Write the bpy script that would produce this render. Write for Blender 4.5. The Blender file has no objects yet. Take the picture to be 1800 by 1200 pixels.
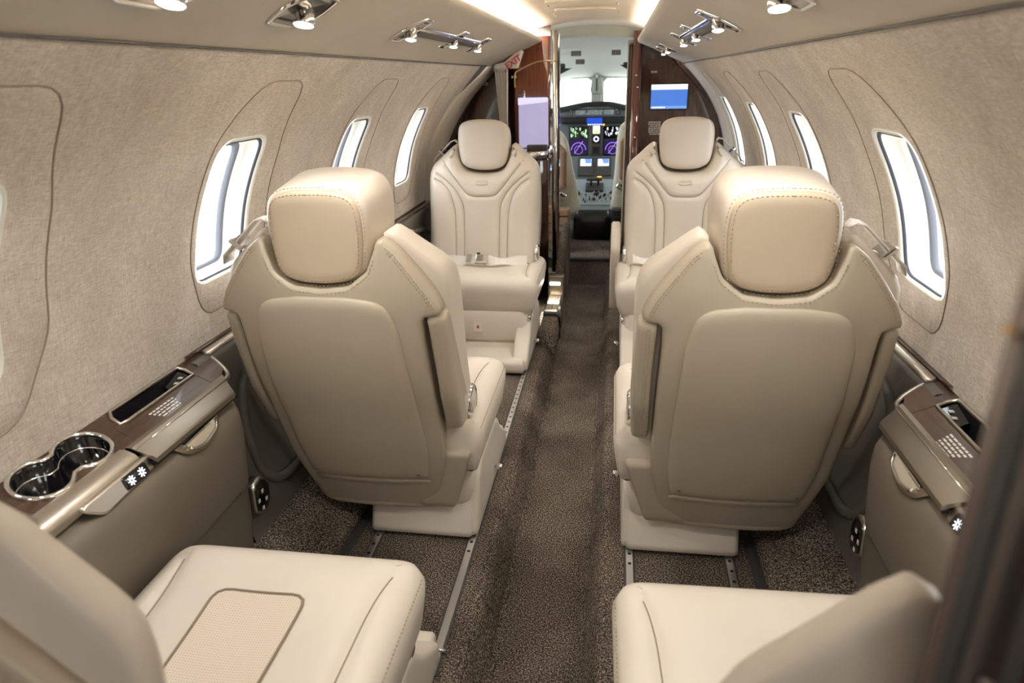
import bpy, bmesh, math, random
from mathutils import Vector, Matrix
from mathutils.geometry import delaunay_2d_cdt
random.seed(7)
C = bpy.context.scene.collection
SC = bpy.context.scene
PI = math.pi

# ------------------------------------------------------------------ camera
cd = bpy.data.cameras.new('camera'); cam = bpy.data.objects.new('camera', cd); C.objects.link(cam)
SC.camera = cam
cd.sensor_width = 36.0; cd.lens = 24.0; cd.clip_start = 0.01; cd.clip_end = 200
PIT, YAW, ROLL = 0.3693, 0.1503, -0.0219
fw = Vector((-math.sin(YAW)*math.cos(PIT), math.cos(YAW)*math.cos(PIT), -math.sin(PIT)))
r0 = Vector((math.cos(YAW), math.sin(YAW), 0)); u0 = r0.cross(fw)
rr = r0*math.cos(ROLL)+u0*math.sin(ROLL); uu = -r0*math.sin(ROLL)+u0*math.cos(ROLL)
M = Matrix.Identity(4)
for i in range(3):
    M[i][0] = rr[i]; M[i][1] = uu[i]; M[i][2] = -fw[i]
M[0][3], M[1][3], M[2][3] = 0.1314, 0.0, 1.0848
cam.matrix_world = M
cd.dof.use_dof = True; cd.dof.focus_distance = 1.75; cd.dof.aperture_fstop = 5.0

# ------------------------------------------------------------------ world, view
w = bpy.data.worlds.new('world'); SC.world = w; w.use_nodes = True
bg = w.node_tree.nodes['Background']; bg.inputs[0].default_value = (0.93, 0.97, 1.0, 1); bg.inputs[1].default_value = 5.0
SC.view_settings.view_transform = 'Standard'; SC.view_settings.look = 'None'
SC.view_settings.gamma = 1.0; SC.view_settings.use_curve_mapping = False
SC.view_settings.exposure = 0.43
SC.cycles.use_denoising = True
SC.cycles.max_bounces = 10; SC.cycles.diffuse_bounces = 6; SC.cycles.glossy_bounces = 5
SC.cycles.sample_clamp_indirect = 6.0
SC.cycles.caustics_reflective = False; SC.cycles.caustics_refractive = False

def area(name, loc, target, sx, sy, power, col=(1, .93, .83)):
    l = bpy.data.lights.new(name, 'AREA'); l.shape = 'RECTANGLE'; l.size = sx; l.size_y = sy
    l.energy = power; l.color = col
    o = bpy.data.objects.new(name, l); C.objects.link(o); o.location = loc
    d = Vector(target)-Vector(loc); o.rotation_euler = d.to_track_quat('-Z', 'Y').to_euler()
    return o
# LED strips hidden behind the lips of the two overhead soffits, washing the headliner
for s in (-1, 1):
    l = bpy.data.lights.new('cove_strip', 'AREA'); l.shape = 'RECTANGLE'; l.size = 0.03; l.size_y = 3.3
    l.energy = 34; l.color = (1, .965, .92)
    o = bpy.data.objects.new('cove_strip_light', l); C.objects.link(o)
    o.location = (s*0.285, 2.05, 1.262); o.rotation_euler = (0, PI+s*0.5, 0)

area('aft_fill_light', (.0, -.40, 1.30), (0, .5, .4), .25, .12, 1.9, (1, .95, .88))  # unseen light added behind the camera to brighten the seat backs

# ------------------------------------------------------------------ materials
def mat(name, col, rough=.5, metal=0, spec=.5, coat=0, emit=None, estr=0):
    m = bpy.data.materials.new(name); m.use_nodes = True
    b = m.node_tree.nodes['Principled BSDF']
    b.inputs['Base Color'].default_value = (*col, 1); b.inputs['Roughness'].default_value = rough
    b.inputs['Metallic'].default_value = metal; b.inputs['Specular IOR Level'].default_value = spec
    b.inputs['Coat Weight'].default_value = coat; b.inputs['Coat Roughness'].default_value = .05
    if emit:
        b.inputs['Emission Color'].default_value = (*emit, 1); b.inputs['Emission Strength'].default_value = estr
    return m
def srgb(r, g, b):
    f = lambda c: (c/255/12.92 if c/255 <= .04045 else ((c/255+.055)/1.055)**2.4)
    return (f(r), f(g), f(b))
def nodes(m): return m.node_tree.nodes, m.node_tree.links, m.node_tree.nodes['Principled BSDF']
def coords(m, scale=(1, 1, 1)):
    n, l, b = nodes(m)
    t = n.new('ShaderNodeTexCoord'); mp = n.new('ShaderNodeMapping'); mp.inputs['Scale'].default_value = scale
    l.new(t.outputs['Object'], mp.inputs[0]); return mp.outputs[0]
def noise(m, vec, scale, detail=4, rough=.6):
    n, l, b = nodes(m); t = n.new('ShaderNodeTexNoise')
    t.inputs['Scale'].default_value = scale; t.inputs['Detail'].default_value = detail; t.inputs['Roughness'].default_value = rough
    l.new(vec, t.inputs['Vector']); return t.outputs['Fac']
def ramp(m, fac, stops):
    n, l, b = nodes(m); r = n.new('ShaderNodeValToRGB'); l.new(fac, r.inputs[0])
    while len(r.color_ramp.elements) < len(stops): r.color_ramp.elements.new(.5)
    for e, (p, c) in zip(r.color_ramp.elements, stops): e.position = p; e.color = (*c, 1)
    return r.outputs[0]
def bump(m, fac, strength, dist=.002):
    n, l, b = nodes(m); bp = n.new('ShaderNodeBump'); bp.inputs['Strength'].default_value = strength
    bp.inputs['Distance'].default_value = dist; l.new(fac, bp.inputs['Height']); l.new(bp.outputs[0], b.inputs['Normal'])
def mix(m, f, a, b2, mode='MIX'):
    n, l, b = nodes(m); x = n.new('ShaderNodeMix'); x.data_type = 'RGBA'; x.blend_type = mode
    if isinstance(f, float): x.inputs[0].default_value = f
    else: l.new(f, x.inputs[0])
    for k, v in ((6, a), (7, b2)):
        if isinstance(v, tuple): x.inputs[k].default_value = (*v, 1)
        else: l.new(v, x.inputs[k])
    return x.outputs[2]
def setcol(m, sock):
    n, l, b = nodes(m); l.new(sock, b.inputs['Base Color'])

def leather(name, col, rough=.42):
    m = mat(name, col, rough, spec=.4)
    v = coords(m)
    f = noise(m, v, 9, 3); setcol(m, ramp(m, f, [(.3, tuple(c*.965 for c in col)), (.7, tuple(min(1, c*1.02) for c in col))]))
    bump(m, noise(m, v, 420, 3, .7), .10, .001); return m
CREAM = leather('cream_leather', srgb(223, 214, 201))
SHADETAN = leather('shaded_and_tan_leather', srgb(185, 175, 157))  # cream leather darkened for shade on seat backs; also the tan finger pull
PAD = leather('lit_pad_leather', srgb(208, 193, 170))  # same leather, toned for the brighter light on the headrest backs
SOFFIT = leather('soffit_leather', srgb(194, 186, 172), .55)
CONSOLE = leather('console_leather', srgb(112, 104, 93), .5)
DADO = leather('grey_leather', srgb(100, 96, 90), .5)
THREAD = mat('thread', srgb(186, 166, 138), .7)
GAPSHADOW = mat('gap_shadow', srgb(150, 138, 124), .9)  # tone of the shadow gap drawn round each window surround
SEAM = mat('seam_cord', srgb(138, 122, 104), .7)

FABRIC = mat('wall_fabric', srgb(205, 190, 170), .9, spec=.15)
v1 = coords(FABRIC, (1, 1, 14)); v2 = coords(FABRIC, (1, 14, 1)); v3 = coords(FABRIC)
fa = noise(FABRIC, v1, 60, 3, .7); fb = noise(FABRIC, v2, 60, 3, .7); fc = noise(FABRIC, v3, 7, 4, .6)
ca = ramp(FABRIC, fa, [(.36, srgb(176, 166, 155)), (.64, srgb(244, 237, 228))])
cb = ramp(FABRIC, fb, [(.36, srgb(178, 168, 157)), (.64, srgb(242, 235, 226))])
cc = ramp(FABRIC, fc, [(.3, (.80, .78, .76)), (.7, (1, 1, 1))])
setcol(FABRIC, mix(FABRIC, 1.0, mix(FABRIC, .5, ca, cb), cc, 'MULTIPLY'))
bump(FABRIC, fa, .15, .001)

CARPET = mat('carpet', srgb(110, 95, 80), 1.0, spec=.05)
v = coords(CARPET)
f1 = noise(CARPET, v, 260, 3, .8); f2 = noise(CARPET, v, 4.2, 3, .5)
c1 = ramp(CARPET, f1, [(.38, srgb(48, 43, 39)), (.5, srgb(102, 92, 83)), (.62, srgb(206, 192, 176))])
c2 = ramp(CARPET, f2, [(.38, (.58, .56, .54)), (.60, (1, 1, 1))])
setcol(CARPET, mix(CARPET, 1.0, c1, c2, 'MULTIPLY')); bump(CARPET, f1, .9, .006)
HEADL = mat('headliner', srgb(214, 203, 186), .8, spec=.2)
v = coords(HEADL, (1, 12, 1)); setcol(HEADL, ramp(HEADL, noise(HEADL, v, 14, 4), [(.3, srgb(196, 184, 166)), (.7, srgb(222, 212, 196))]))

def wood(name, d, l_, rough=.12, coat=1.0, sc=(22, 22, 1.2)):
    m = mat(name, d, rough, coat=coat)
    v = coords(m, sc); f = noise(m, v, 5, 5, .65)
    setcol(m, ramp(m, f, [(.30, d), (.55, tuple((a+b)/2 for a, b in zip(d, l_))), (.75, l_)])); return m
WOOD = wood('dark_wood', srgb(40, 21, 15), srgb(80, 46, 32))
WOODL = wood('ledge_wood', srgb(48, 33, 24), srgb(92, 68, 52), .3, .3, (22, 1.6, 22))
WOODR = wood('red_wood', srgb(72, 30, 18), srgb(128, 66, 42))
DTRIM = wood('door_trim_wood', srgb(36, 19, 13), srgb(74, 46, 32), .5, 0)
DOORW = wood('door_wood', srgb(22, 13, 9), srgb(60, 42, 28), .6, 0, (30, 30, 1.0))
CHROME = mat('chrome', (.86, .85, .84), .10, 1.0)
RCHROME = mat('recess_dark_chrome', (.30, .28, .26), .12, 1.0)  # chrome darkened to paint the shaded inside of the lamp recesses
NICKEL = mat('brushed_nickel', srgb(206, 199, 188), .30, 1.0)
NICKELD = mat('satin_nickel', srgb(174, 166, 153), .36, 1.0)
ALU = mat('track_aluminium', (.88, .88, .88), .38, 1.0)
BRASS = mat('brass', srgb(225, 190, 140), .2, 1.0)
BLACK = mat('black_plastic', (.012, .012, .014), .3)
GLOSSB = mat('gloss_black', (.006, .006, .008), .08, coat=.6)
RUBBER = mat('black_rubber', (.008, .008, .008), .7)
GREYP = mat('grey_plastic', srgb(70, 68, 66), .5)
GASKET = mat('blue_grey_gasket', srgb(70, 74, 88), .6)
GASKET2 = mat('pane_gasket', srgb(112, 116, 126), .6)
WHITEP = mat('white_plastic', srgb(238, 238, 230), .45)
REVEAL = mat('window_reveal', srgb(232, 230, 220), .5)
WEB = mat('belt_webbing', srgb(234, 229, 222), .8)
PAPER = mat('paper', srgb(236, 230, 214), .9)
RED = mat('red_ink', srgb(190, 30, 60), .6)
TXT = mat('white_lettering', srgb(225, 222, 216), .6)
SHEEP = mat('sheepskin', srgb(222, 218, 200), .95, spec=.1)
v = coords(SHEEP); bump(SHEEP, noise(SHEEP, v, 120, 3), .8, .01)
BROWNP = leather('tan_pad', srgb(140, 112, 88))
PANELG = mat('instrument_grey', srgb(104, 112, 120), .6)
PANELL = mat('pedestal_grey', srgb(150, 162, 168), .6)
LINER = mat('cockpit_liner', srgb(176, 180, 170), .8, spec=.2)
GLARE = mat('glareshield', srgb(34, 38, 38), .8)
def emis(name, c, s): return mat(name, (0, 0, 0), .5, emit=c, estr=s)
LAMP = emis('lamp_face', (1, .95, .88), 14)
COVE = emis('cove_led', (1, .95, .88), 8)
STEPL = emis('step_light', (1, .9, .75), 7)
LAV = emis('lavender_panel', srgb(196, 186, 222), .62)
SUN = emis('sun_icon', (.85, .9, 1), 2.2)
SBLUE = emis('screen_blue', srgb(72, 120, 205), .9)
SBLUE2 = emis('screen_light_blue', srgb(120, 160, 225), .9)
SWHITE = emis('screen_white', srgb(235, 242, 255), 1.1)
SNAVY = emis('screen_navy', srgb(26, 18, 60), .7)
SPURP = emis('screen_purple', srgb(170, 120, 255), 1.2)
SGREEN = emis('screen_green', srgb(190, 240, 190), 1.1)
SAMBER = emis('amber_light', srgb(255, 180, 80), 2.2)
SSKY = emis('screen_annunciator', srgb(30, 80, 220), .8)
GLASS = bpy.data.materials.new('window_glass'); GLASS.use_nodes = True
_n = GLASS.node_tree.nodes; _l = GLASS.node_tree.links; _n.clear()
_o = _n.new('ShaderNodeOutputMaterial'); _t = _n.new('ShaderNodeBsdfTransparent'); _g = _n.new('ShaderNodeBsdfGlossy')
_g.inputs['Roughness'].default_value = .02; _m = _n.new('ShaderNodeMixShader'); _m.inputs[0].default_value = .05
_l.new(_t.outputs[0], _m.inputs[1]); _l.new(_g.outputs[0], _m.inputs[2]); _l.new(_m.outputs[0], _o.inputs[0])
PERF = mat('perforated_leather', srgb(224, 212, 194), .5, spec=.3)
_n, _l, _b = nodes(PERF)
_v = coords(PERF, (240, 240, 240)); _vo = _n.new('ShaderNodeTexVoronoi'); _vo.feature = 'F1'; _vo.inputs['Randomness'].default_value = 0.0
_vo.voronoi_dimensions = '2D'; _vo.inputs['Scale'].default_value = 1
_l.new(_v, _vo.inputs['Vector'])
setcol(PERF, ramp(PERF, _vo.outputs['Distance'], [(.14, srgb(176, 162, 146)), (.26, srgb(226, 214, 196))]))

# ------------------------------------------------------------------ mesh helpers
def link(name, me, m, parent=None):
    o = bpy.data.objects.new(name, me); C.objects.link(o)
    if m: me.materials.append(m)
    if parent: o.parent = parent
    return o
def from_bm(name, bm, m, parent=None, smooth=True, recalc=True):
    if recalc: bmesh.ops.recalc_face_normals(bm, faces=bm.faces)
    me = bpy.data.meshes.new(name); bm.to_mesh(me); bm.free()
    if smooth:
        for p in me.polygons: p.use_smooth = True
    return link(name, me, m, parent)
def pyd(name, vs, fs, m, parent=None, smooth=True):
    bm = bmesh.new(); bv = [bm.verts.new(p) for p in vs]
    for f in fs:
        try: bm.faces.new([bv[i] for i in f])
        except ValueError: pass
    return from_bm(name, bm, m, parent, smooth)
def thing(name, label, cat, loc=(0, 0, 0), rz=0, group=None):
    o = bpy.data.objects.new(name, None); o.empty_display_size = .05; C.objects.link(o)
    o.location = loc; o.rotation_euler = (0, 0, rz); o['label'] = label; o['category'] = cat
    if group: o['group'] = group
    return o
def tag(o, label, cat, group=None):
    o['label'] = label; o['category'] = cat
    if group: o['group'] = group
    return o
def struct(o): o['kind'] = 'structure'; return o

def area2(p): return sum(p[i][0]*p[(i+1) % len(p)][1]-p[(i+1) % len(p)][0]*p[i][1] for i in range(len(p)))/2
def ccw(p): return p if area2(p) > 0 else p[::-1]
def catmull(pts, closed=True, n=8):
    out = []; N = len(pts); rng = range(N) if closed else range(N-1)
    for i in rng:
        g = (lambda k: pts[k % N]) if closed else (lambda k: pts[min(max(k, 0), N-1)])
        p0, p1, p2, p3 = g(i-1), g(i), g(i+1), g(i+2)
        for k in range(n):
            t = k/n
            out.append(tuple(.5*((2*b)+(c-a)*t+(2*a-5*b+4*c-d)*t*t+(-a+3*b-3*c+d)*t**3) for a, b, c, d in zip(p0, p1, p2, p3)))
    if not closed: out.append(tuple(pts[-1]))
    return out
def resample(p, sp, closed=True):
    q = list(p)+([p[0]] if closed else [])
    L = [0]
    for a, b in zip(q, q[1:]): L.append(L[-1]+math.dist(a, b))
    n = max(3, round(L[-1]/sp)); out = []; j = 0
    for k in range(n if closed else n+1):
        t = L[-1]*k/n
        while j < len(L)-2 and L[j+1] < t: j += 1
        f = (t-L[j])/max(1e-9, L[j+1]-L[j]); out.append(tuple(a+(b-a)*f for a, b in zip(q[j], q[j+1])))
    return out
def rpoly(pts, rad, n=6):
    """polygon with rounded corners; rad: one radius or one per corner"""
    pts = [tuple(p) for p in pts]; N = len(pts); out = []
    if not isinstance(rad, (list, tuple)): rad = [rad]*N
    for i in range(N):
        p = Vector(pts[i]); a = Vector(pts[i-1]); b = Vector(pts[(i+1) % N]); r = rad[i]
        if r <= 0: out.append(tuple(p)); continue
        d1 = (a-p).normalized(); d2 = (b-p).normalized(); ang = d1.angle(d2)
        t = min(r/math.tan(ang/2), (a-p).length*.48, (b-p).length*.48)
        s, e = p+d1*t, p+d2*t
        for k in range(n+1):
            u = k/n; out.append(tuple((1-u)**2*s+2*u*(1-u)*p+u*u*e))
    return out
def inside(pt, poly):
    x, y = pt; c = False; n = len(poly); j = n-1
    for i in range(n):
        xi, yi = poly[i]; xj, yj = poly[j]
        if (yi > y) != (yj > y) and x < (xj-xi)*(y-yi)/(yj-yi)+xi: c = not c
        j = i
    return c
def fillpts(poly, sp, extra=(), holes=()):
    xs = [p[0] for p in poly]; ys = [p[1] for p in poly]; pts = []
    bpts = list(poly)+[q for h in holes for q in h]; cell = sp
    gridd = {}
    for q in bpts+list(extra): gridd.setdefault((int(q[0]//cell), int(q[1]//cell)), []).append(q)
    def near(p, d):
        cx, cy = int(p[0]//cell), int(p[1]//cell)
        return any(math.dist(p, q) < d for i in (-1, 0, 1) for j in (-1, 0, 1) for q in gridd.get((cx+i, cy+j), ()))
    y = min(ys)+sp*.5; row = 0
    while y < max(ys):
        x = min(xs)+(sp*.25 if row % 2 else sp*.75)
        while x < max(xs):
            p = (x, y)
            if inside(p, poly) and not near(p, sp*.55) and not any(inside(p, h) for h in holes): pts.append(p)
            x += sp
        y += sp*.9; row += 1
    return pts
def cdt(poly, inner, holes=()):
    """triangles over poly (+inner points); the first len(poly) points keep their order"""
    pts = list(poly); edges = [(i, (i+1) % len(poly)) for i in range(len(poly))]
    for h in holes:
        b = len(pts); pts += list(h); edges += [(b+i, b+(i+1) % len(h)) for i in range(len(h))]
    pts += list(inner)
    vo, eo, fo, ov, oe, of = delaunay_2d_cdt([Vector(p) for p in pts], edges, [], 1, 1e-6)
    mp = {}
    for k, src in enumerate(ov):
        if src: mp[k] = src[0]
    new = {}
    P = list(pts)
    for k in range(len(vo)):
        if k not in mp: mp[k] = len(P); P.append(tuple(vo[k]))
    tris = []
    for f in fo:
        c = [sum(vo[k][i] for k in f)/len(f) for i in (0, 1)]
        if any(inside(c, h) for h in holes) or not inside(c, poly): continue
        tris.append([mp[k] for k in f])
    return P, tris
def inset(poly, d):
    n = len(poly); out = []
    for i in range(n):
        a, p, b = Vector(poly[i-1]), Vector(poly[i]), Vector(poly[(i+1) % n])
        e1 = (p-a).normalized(); e2 = (b-p).normalized()
        nn = Vector((-e1.y, e1.x))+Vector((-e2.y, e2.x))
        nn = nn.normalized() if nn.length > 1e-9 else Vector((-e1.y, e1.x))
        out.append(tuple(p+nn*d))
    return out
def pillow_bm(out, rings, mp, sp=.02, extra=(), front=None, back=None, caps=(1, 1), bm=None):
    """closed body: OUTLINE (2-D) swept through RINGS (inset, w) from back to front, both ends capped; mp(u,v,w)->3-D.
    front/back: functions of (u,v) added to w on the caps"""
    out = ccw(list(out)); per = sum(math.dist(out[i-1], out[i]) for i in range(len(out)))
    out = resample(out, min(sp, per/64)); bm = bm or bmesh.new(); n = len(out); prev = None
    for k, (ins, w) in enumerate(rings):
        pl = inset(out, ins); vs = []
        capf = back if k == 0 else front if k == len(rings)-1 else None
        if (k == 0 and caps[0]) or (k == len(rings)-1 and caps[1]):
            ex = [e for e in extra if inside(e, pl)] if k else []
            P, tr = cdt(pl, ex+fillpts(pl, sp, ex))
            vs = [bm.verts.new(mp(p[0], p[1], w+(capf(*p) if capf else 0))) for p in P]
            for t in tr:
                try: bm.faces.new([vs[i] for i in t])
                except ValueError: pass
        else:
            vs = [bm.verts.new(mp(p[0], p[1], w)) for p in pl]
        if prev:
            for i in range(n):
                j = (i+1) % n
                try: bm.faces.new((prev[i], prev[j], vs[j], vs[i]))
                except ValueError: pass
        prev = vs
    return bm
def pillow(name, out, rings, mp, m, parent=None, **kw):
    return from_bm(name, pillow_bm(out, rings, mp, **kw), m, parent)
def tube_bm(path, r, n=8, closed=False, bm=None, flat=None):
    bm = bm or bmesh.new(); P = [Vector(p) for p in path]; N = len(P); rings = []
    up = None
    for i in range(N):
        a = P[i-1] if (i > 0 or closed) else P[i]; b = P[(i+1) % N] if (i < N-1 or closed) else P[i]
        t = (b-a).normalized()
        if up is None:
            up = Vector((0, 0, 1)) if abs(t.z) < .9 else Vector((1, 0, 0))
        side = t.cross(up).normalized(); up = side.cross(t).normalized()
        rad = r[i] if isinstance(r, (list, tuple)) else r
        sx, sz = (flat if flat else (1, 1))
        rings.append([bm.verts.new(P[i]+side*math.cos(2*PI*k/n)*rad*sx+up*math.sin(2*PI*k/n)*rad*sz) for k in range(n)])
    for i in range(N if closed else N-1):
        a, b = rings[i], rings[(i+1) % N]
        for k in range(n): bm.faces.new((a[k], a[(k+1) % n], b[(k+1) % n], b[k]))
    if not closed: bm.faces.new(rings[0][::-1]); bm.faces.new(rings[-1])
    return bm
def tube(name, path, r, m, parent=None, n=8, closed=False, flat=None):
    return from_bm(name, tube_bm(path, r, n, closed, None, flat), m, parent)
def box_bm(cx, cy, cz, sx, sy, sz, bev=0, seg=2, bm=None, rot=None):
    b2 = bmesh.new(); bmesh.ops.create_cube(b2, size=1)
    for v in b2.verts: v.co = Vector((v.co.x*sx, v.co.y*sy, v.co.z*sz))
    if bev: bmesh.ops.bevel(b2, geom=b2.edges[:], offset=bev, segments=seg, affect='EDGES', profile=.5)
    for v in b2.verts:
        if rot: v.co = rot @ v.co
        v.co += Vector((cx, cy, cz))
    if bm is None: return b2
    me = bpy.data.meshes.new('tmp'); b2.to_mesh(me); b2.free(); bm.from_mesh(me); bpy.data.meshes.remove(me); return bm
def box(name, c, s, m, parent=None, bev=.002, rot=None):
    return from_bm(name, box_bm(*c, *s, bev, 2, None, rot), m, parent, smooth=False)
def lathe_bm(prof, n=28, mtx=None, bm=None):
    bm = bm or bmesh.new(); mtx = mtx or Matrix.Identity(4); R = []
    for r, z in prof:
        R.append([bm.verts.new(mtx @ Vector((r*math.cos(2*PI*k/n), r*math.sin(2*PI*k/n), z))) for k in range(n)])
    for a, b in zip(R, R[1:]):
        for k in range(n): bm.faces.new((a[k], a[(k+1) % n], b[(k+1) % n], b[k]))
    bm.faces.new(R[0][::-1]); bm.faces.new(R[-1]); return bm
def autosmooth(o, ang=40):
    me = o.data; bm = bmesh.new(); bm.from_mesh(me)
    for e in bm.edges:
        if len(e.link_faces) == 2 and e.calc_face_angle(0) > math.radians(ang): e.smooth = False
    bm.to_mesh(me); bm.free(); return o
def dashes_bm(path, r=.0011, dash=.006, gap=.0035, bm=None):
    bm = bm or bmesh.new(); pts = resample(path, (dash+gap)/2, False); P = [Vector(p) for p in pts]
    for i in range(0, len(P)-1, 2):
        a, b = P[i], P[i+1]; d = (b-a); e = a+d*(dash/(d.length+1e-9)) if d.length > dash else b
        tube_bm([a, e], r, 4, bm=bm)
    return bm
def interp(x, xs, ys):
    if x <= xs[0]: return ys[0]
    for i in range(len(xs)-1):
        if x <= xs[i+1]:
            t = (x-xs[i])/(xs[i+1]-xs[i]); return ys[i]+(ys[i+1]-ys[i])*t
    return ys[-1]
def segdist(p, a, b):
    d = b-a; t = max(0, min(1, (p-a).dot(d)/max(1e-12, d.dot(d)))); return (p-a-d*t).length
def smoothtab(pts, n=10):
    q = catmull(pts, False, n); return [p[0] for p in q], [p[1] for p in q]

# ------------------------------------------------------------------ cabin shell
WZ, WX = smoothtab([(-.2, .80), (.2, .80), (.50, .745), (.60, .742), (.695, .729), (.84, .69), (.977, .618), (1.08, .532), (1.136, .477)])
def wx(z): return interp(z, WZ, WX)
WIN0, WPITCH = 1.475, .690
def win_outline(k, grow=0):
    y1 = WIN0+WPITCH*k+grow; y0 = y1-.21-2*grow
    return rpoly([(y0, .685-grow), (y1, .685-grow), (y1-.012, .98+grow), (y0, .98+grow)], .045+grow, 6)
def surround_outline(k):
    y = 1.25+WPITCH*k
    return rpoly([(y+.045, .612), (y+.245, .612), (y+.315, .74), (y+.30, .93), (y+.24, 1.087), (y+.045, 1.087), (y-.002, .97), (y-.002, .74)],
                 [.06, .08, .10, .14, .07, .09, .14, .12], 6)
def build_wall(name, s, y1, ks):
    poly = resample([(-.6, -.15), (y1, -.15), (y1, 1.136), (-.6, 1.136)], .06)
    holes = [resample(ccw(win_outline(k, .004)), .012) for k in ks]
    P, tr = cdt(poly, fillpts(poly, .035, (), holes), holes)
    o = pyd(name, [(s*wx(p[1]), p[0], p[1]) for p in P], tr, FABRIC); struct(o); return o
build_wall('wall_left', -1, 3.30, (-1, 0, 1, 2)); build_wall('wall_right', 1, 4.02, (-1, 0, 1, 2, 3))
wn = 0
for s, ks in ((-1, (-1, 0, 1, 2)), (1, (-1, 0, 1, 2, 3))):
    for k in ks:
        wn += 1
        # fabric surround, 3 mm proud of the wall
        so = resample(ccw(surround_outline(k)), .02); wo = resample(ccw(win_outline(k)), .012)
        root = thing('window_%d' % wn, 'cabin window', 'window', (s*.73, 1.37+WPITCH*k, .83)); del root['label']; del root['category']; struct(root)
        T = Matrix.Translation(-Vector(root.location))
        bm = bmesh.new()
        si = inset(so, .004); P, tr = cdt(si, fillpts(si, .03, (), [wo]), [wo])
        f = lambda p, d: T @ Vector((s*(wx(p[1])-d), p[0], p[1]))
        vs = [bm.verts.new(f(p, .0015)) for p in P]
        for t in tr: bm.faces.new([vs[i] for i in t])
        o2 = [bm.verts.new(f(p, -.001)) for p in so]; n = len(so)
        for i in range(n): bm.faces.new((o2[i], o2[(i+1) % n], vs[(i+1) % n], vs[i]))
        sur = from_bm('surround', bm, FABRIC, root)
        tube('edge_shadow', [f(p, .0010) for p in so], .0013, GAPSHADOW, sur, 5, True)  # thin dark tube stands in for the surround's shadow gap
        # reveal: white liner going outboard, with a lip, and a dark gasket then the pane
        def ring(d, g): return [f(p, d) for p in inset(wo, g)]
        def strip(name, specs, m):
            bm = bmesh.new(); R = [[bm.verts.new(p) for p in ring(d, g)] for d, g in specs]
            for a, b in zip(R, R[1:]):
                for i in range(len(a)): bm.faces.new((a[i], a[(i+1) % len(a)], b[(i+1) % len(a)], b[i]))
            return from_bm(name, bm, m, root)
        strip('lip', [(.0035, -.001), (.002, .004), (-.003, .005)], WHITEP)
        strip('shade_gap', [(-.003, .005), (-.004, .008), (-.009, .008)], GASKET)
        strip('reveal', [(-.009, .006), (-.036, .007), (-.039, .012), (-.050, .013)], REVEAL)
        strip('gasket', [(-.050, .012), (-.052, .019), (-.064, .020)], GASKET2)
        bm = bmesh.new(); pl = inset(wo, .018); P, tr = cdt(pl, fillpts(pl, .04))
        vs = [bm.verts.new(f(p, -.061)) for p in P]
        for t in tr: bm.faces.new([vs[i] for i in t])
        from_bm('pane', bm, GLASS, root)

def sweep(name, prof, y0, y1, m, parent=None, smooth=False, ny=1):
    bm = bmesh.new(); R = [[bm.verts.new((x, y0+(y1-y0)*j/ny, z)) for x, z in prof] for j in range(ny+1)]
    for a, b in zip(R, R[1:]):
        for i in range(len(prof)-1): bm.faces.new((a[i], a[i+1], b[i+1], b[i]))
    return from_bm(name, bm, m, parent, smooth)
# floor: sunken aisle, seat platforms, outboard strips that ramp up to the side walls
fl = sweep('floor', [(-.82, .13), (-.66, .095), (-.512, .034), (-.504, .032), (-.496, .0), (-.484, .0), (-.148, .0), (-.136, -.004), (-.126, -.016), (-.098, -.088), (-.086, -.10),
                     (.086, -.10), (.098, -.088), (.126, -.016), (.136, -.004), (.148, 0), (.484, 0), (.496, 0), (.504, .032), (.512, .034), (.66, .095), (.82, .13)], -.7, 4.0, CARPET, ny=24)
struct(fl)
# dark seam strip between platform and outboard carpet
for s, nm in ((-1, 'trim_1'), (1, 'trim_2')):
    o = sweep(nm, [(s*.478, .001), (s*.480, .004), (s*.494, .004), (s*.497, .018)], -.6, 3.9, GREYP); struct(o)
# front step and cockpit floor
st = sweep('floor_cockpit', [(-.8, .07), (.8, .07)], 4.0, 5.6, CARPET); struct(st)
o = pyd('trim_3', [(-.8, 4.0, -.11), (.8, 4.0, -.11), (.8, 4.0, .07), (-.8, 4.0, .07)], [(0, 1, 2, 3)], CARPET); struct(o)
o = from_bm('trim_4', tube_bm([(-.5, 4.0, .066), (.5, 4.0, .066)], .012, 8), GREYP); struct(o)
# overhead: two leather soffits with a lit gap, and the arched headliner
SOF = [(.477, 1.134), (.47, 1.140), (.40, 1.168), (.30, 1.212), (.25, 1.2315), (.232, 1.238), (.226, 1.244), (.226, 1.250), (.232, 1.255), (.30, 1.250), (.36, 1.26)]
HEAD = [(.36, 1.26), (.345, 1.285), (.30, 1.302), (.22, 1.318), (.12, 1.331), (0, 1.336)]
HEAD = HEAD+[(-x, z) for x, z in HEAD[-2::-1]]
hl = sweep('ceiling', HEAD, -.7, 4.05, HEADL, smooth=True, ny=6); struct(hl)
def soffit(nm, s, y1):
    ys = [-.7, 1.5, y1-.30, y1-.12, y1-.05, y1-.015, y1]
    bm = bmesh.new(); R = []
    for y in ys:
        t = max(0, (y-(y1-.30))/.30)
        k = 1-math.sqrt(max(0, 1-t*t)) if t > 0 else 0
        R.append([bm.verts.new((s*(x+(.477-x)*k*.12), y, z)) for x, z in SOF])
    for a, b in zip(R, R[1:]):
        for i in range(len(SOF)-1): bm.faces.new((a[i], a[i+1], b[i+1], b[i]))
    bm.faces.new(R[-1])
    o = from_bm(nm, bm, SOFFIT); struct(o)
soffit('ceiling_left', -1, 3.675); soffit('ceiling_right', 1, 4.01)
for s, nm, y1 in ((-1, 'trim_5', 3.42), (1, 'trim_6', 4.01)):   # dark shadow gap bead between wall fabric and soffit
    o = from_bm(nm, tube_bm([(s*.474, -.6, 1.1345), (s*.474, y1, 1.1345)], .0024, 6), GREYP); struct(o)
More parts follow.
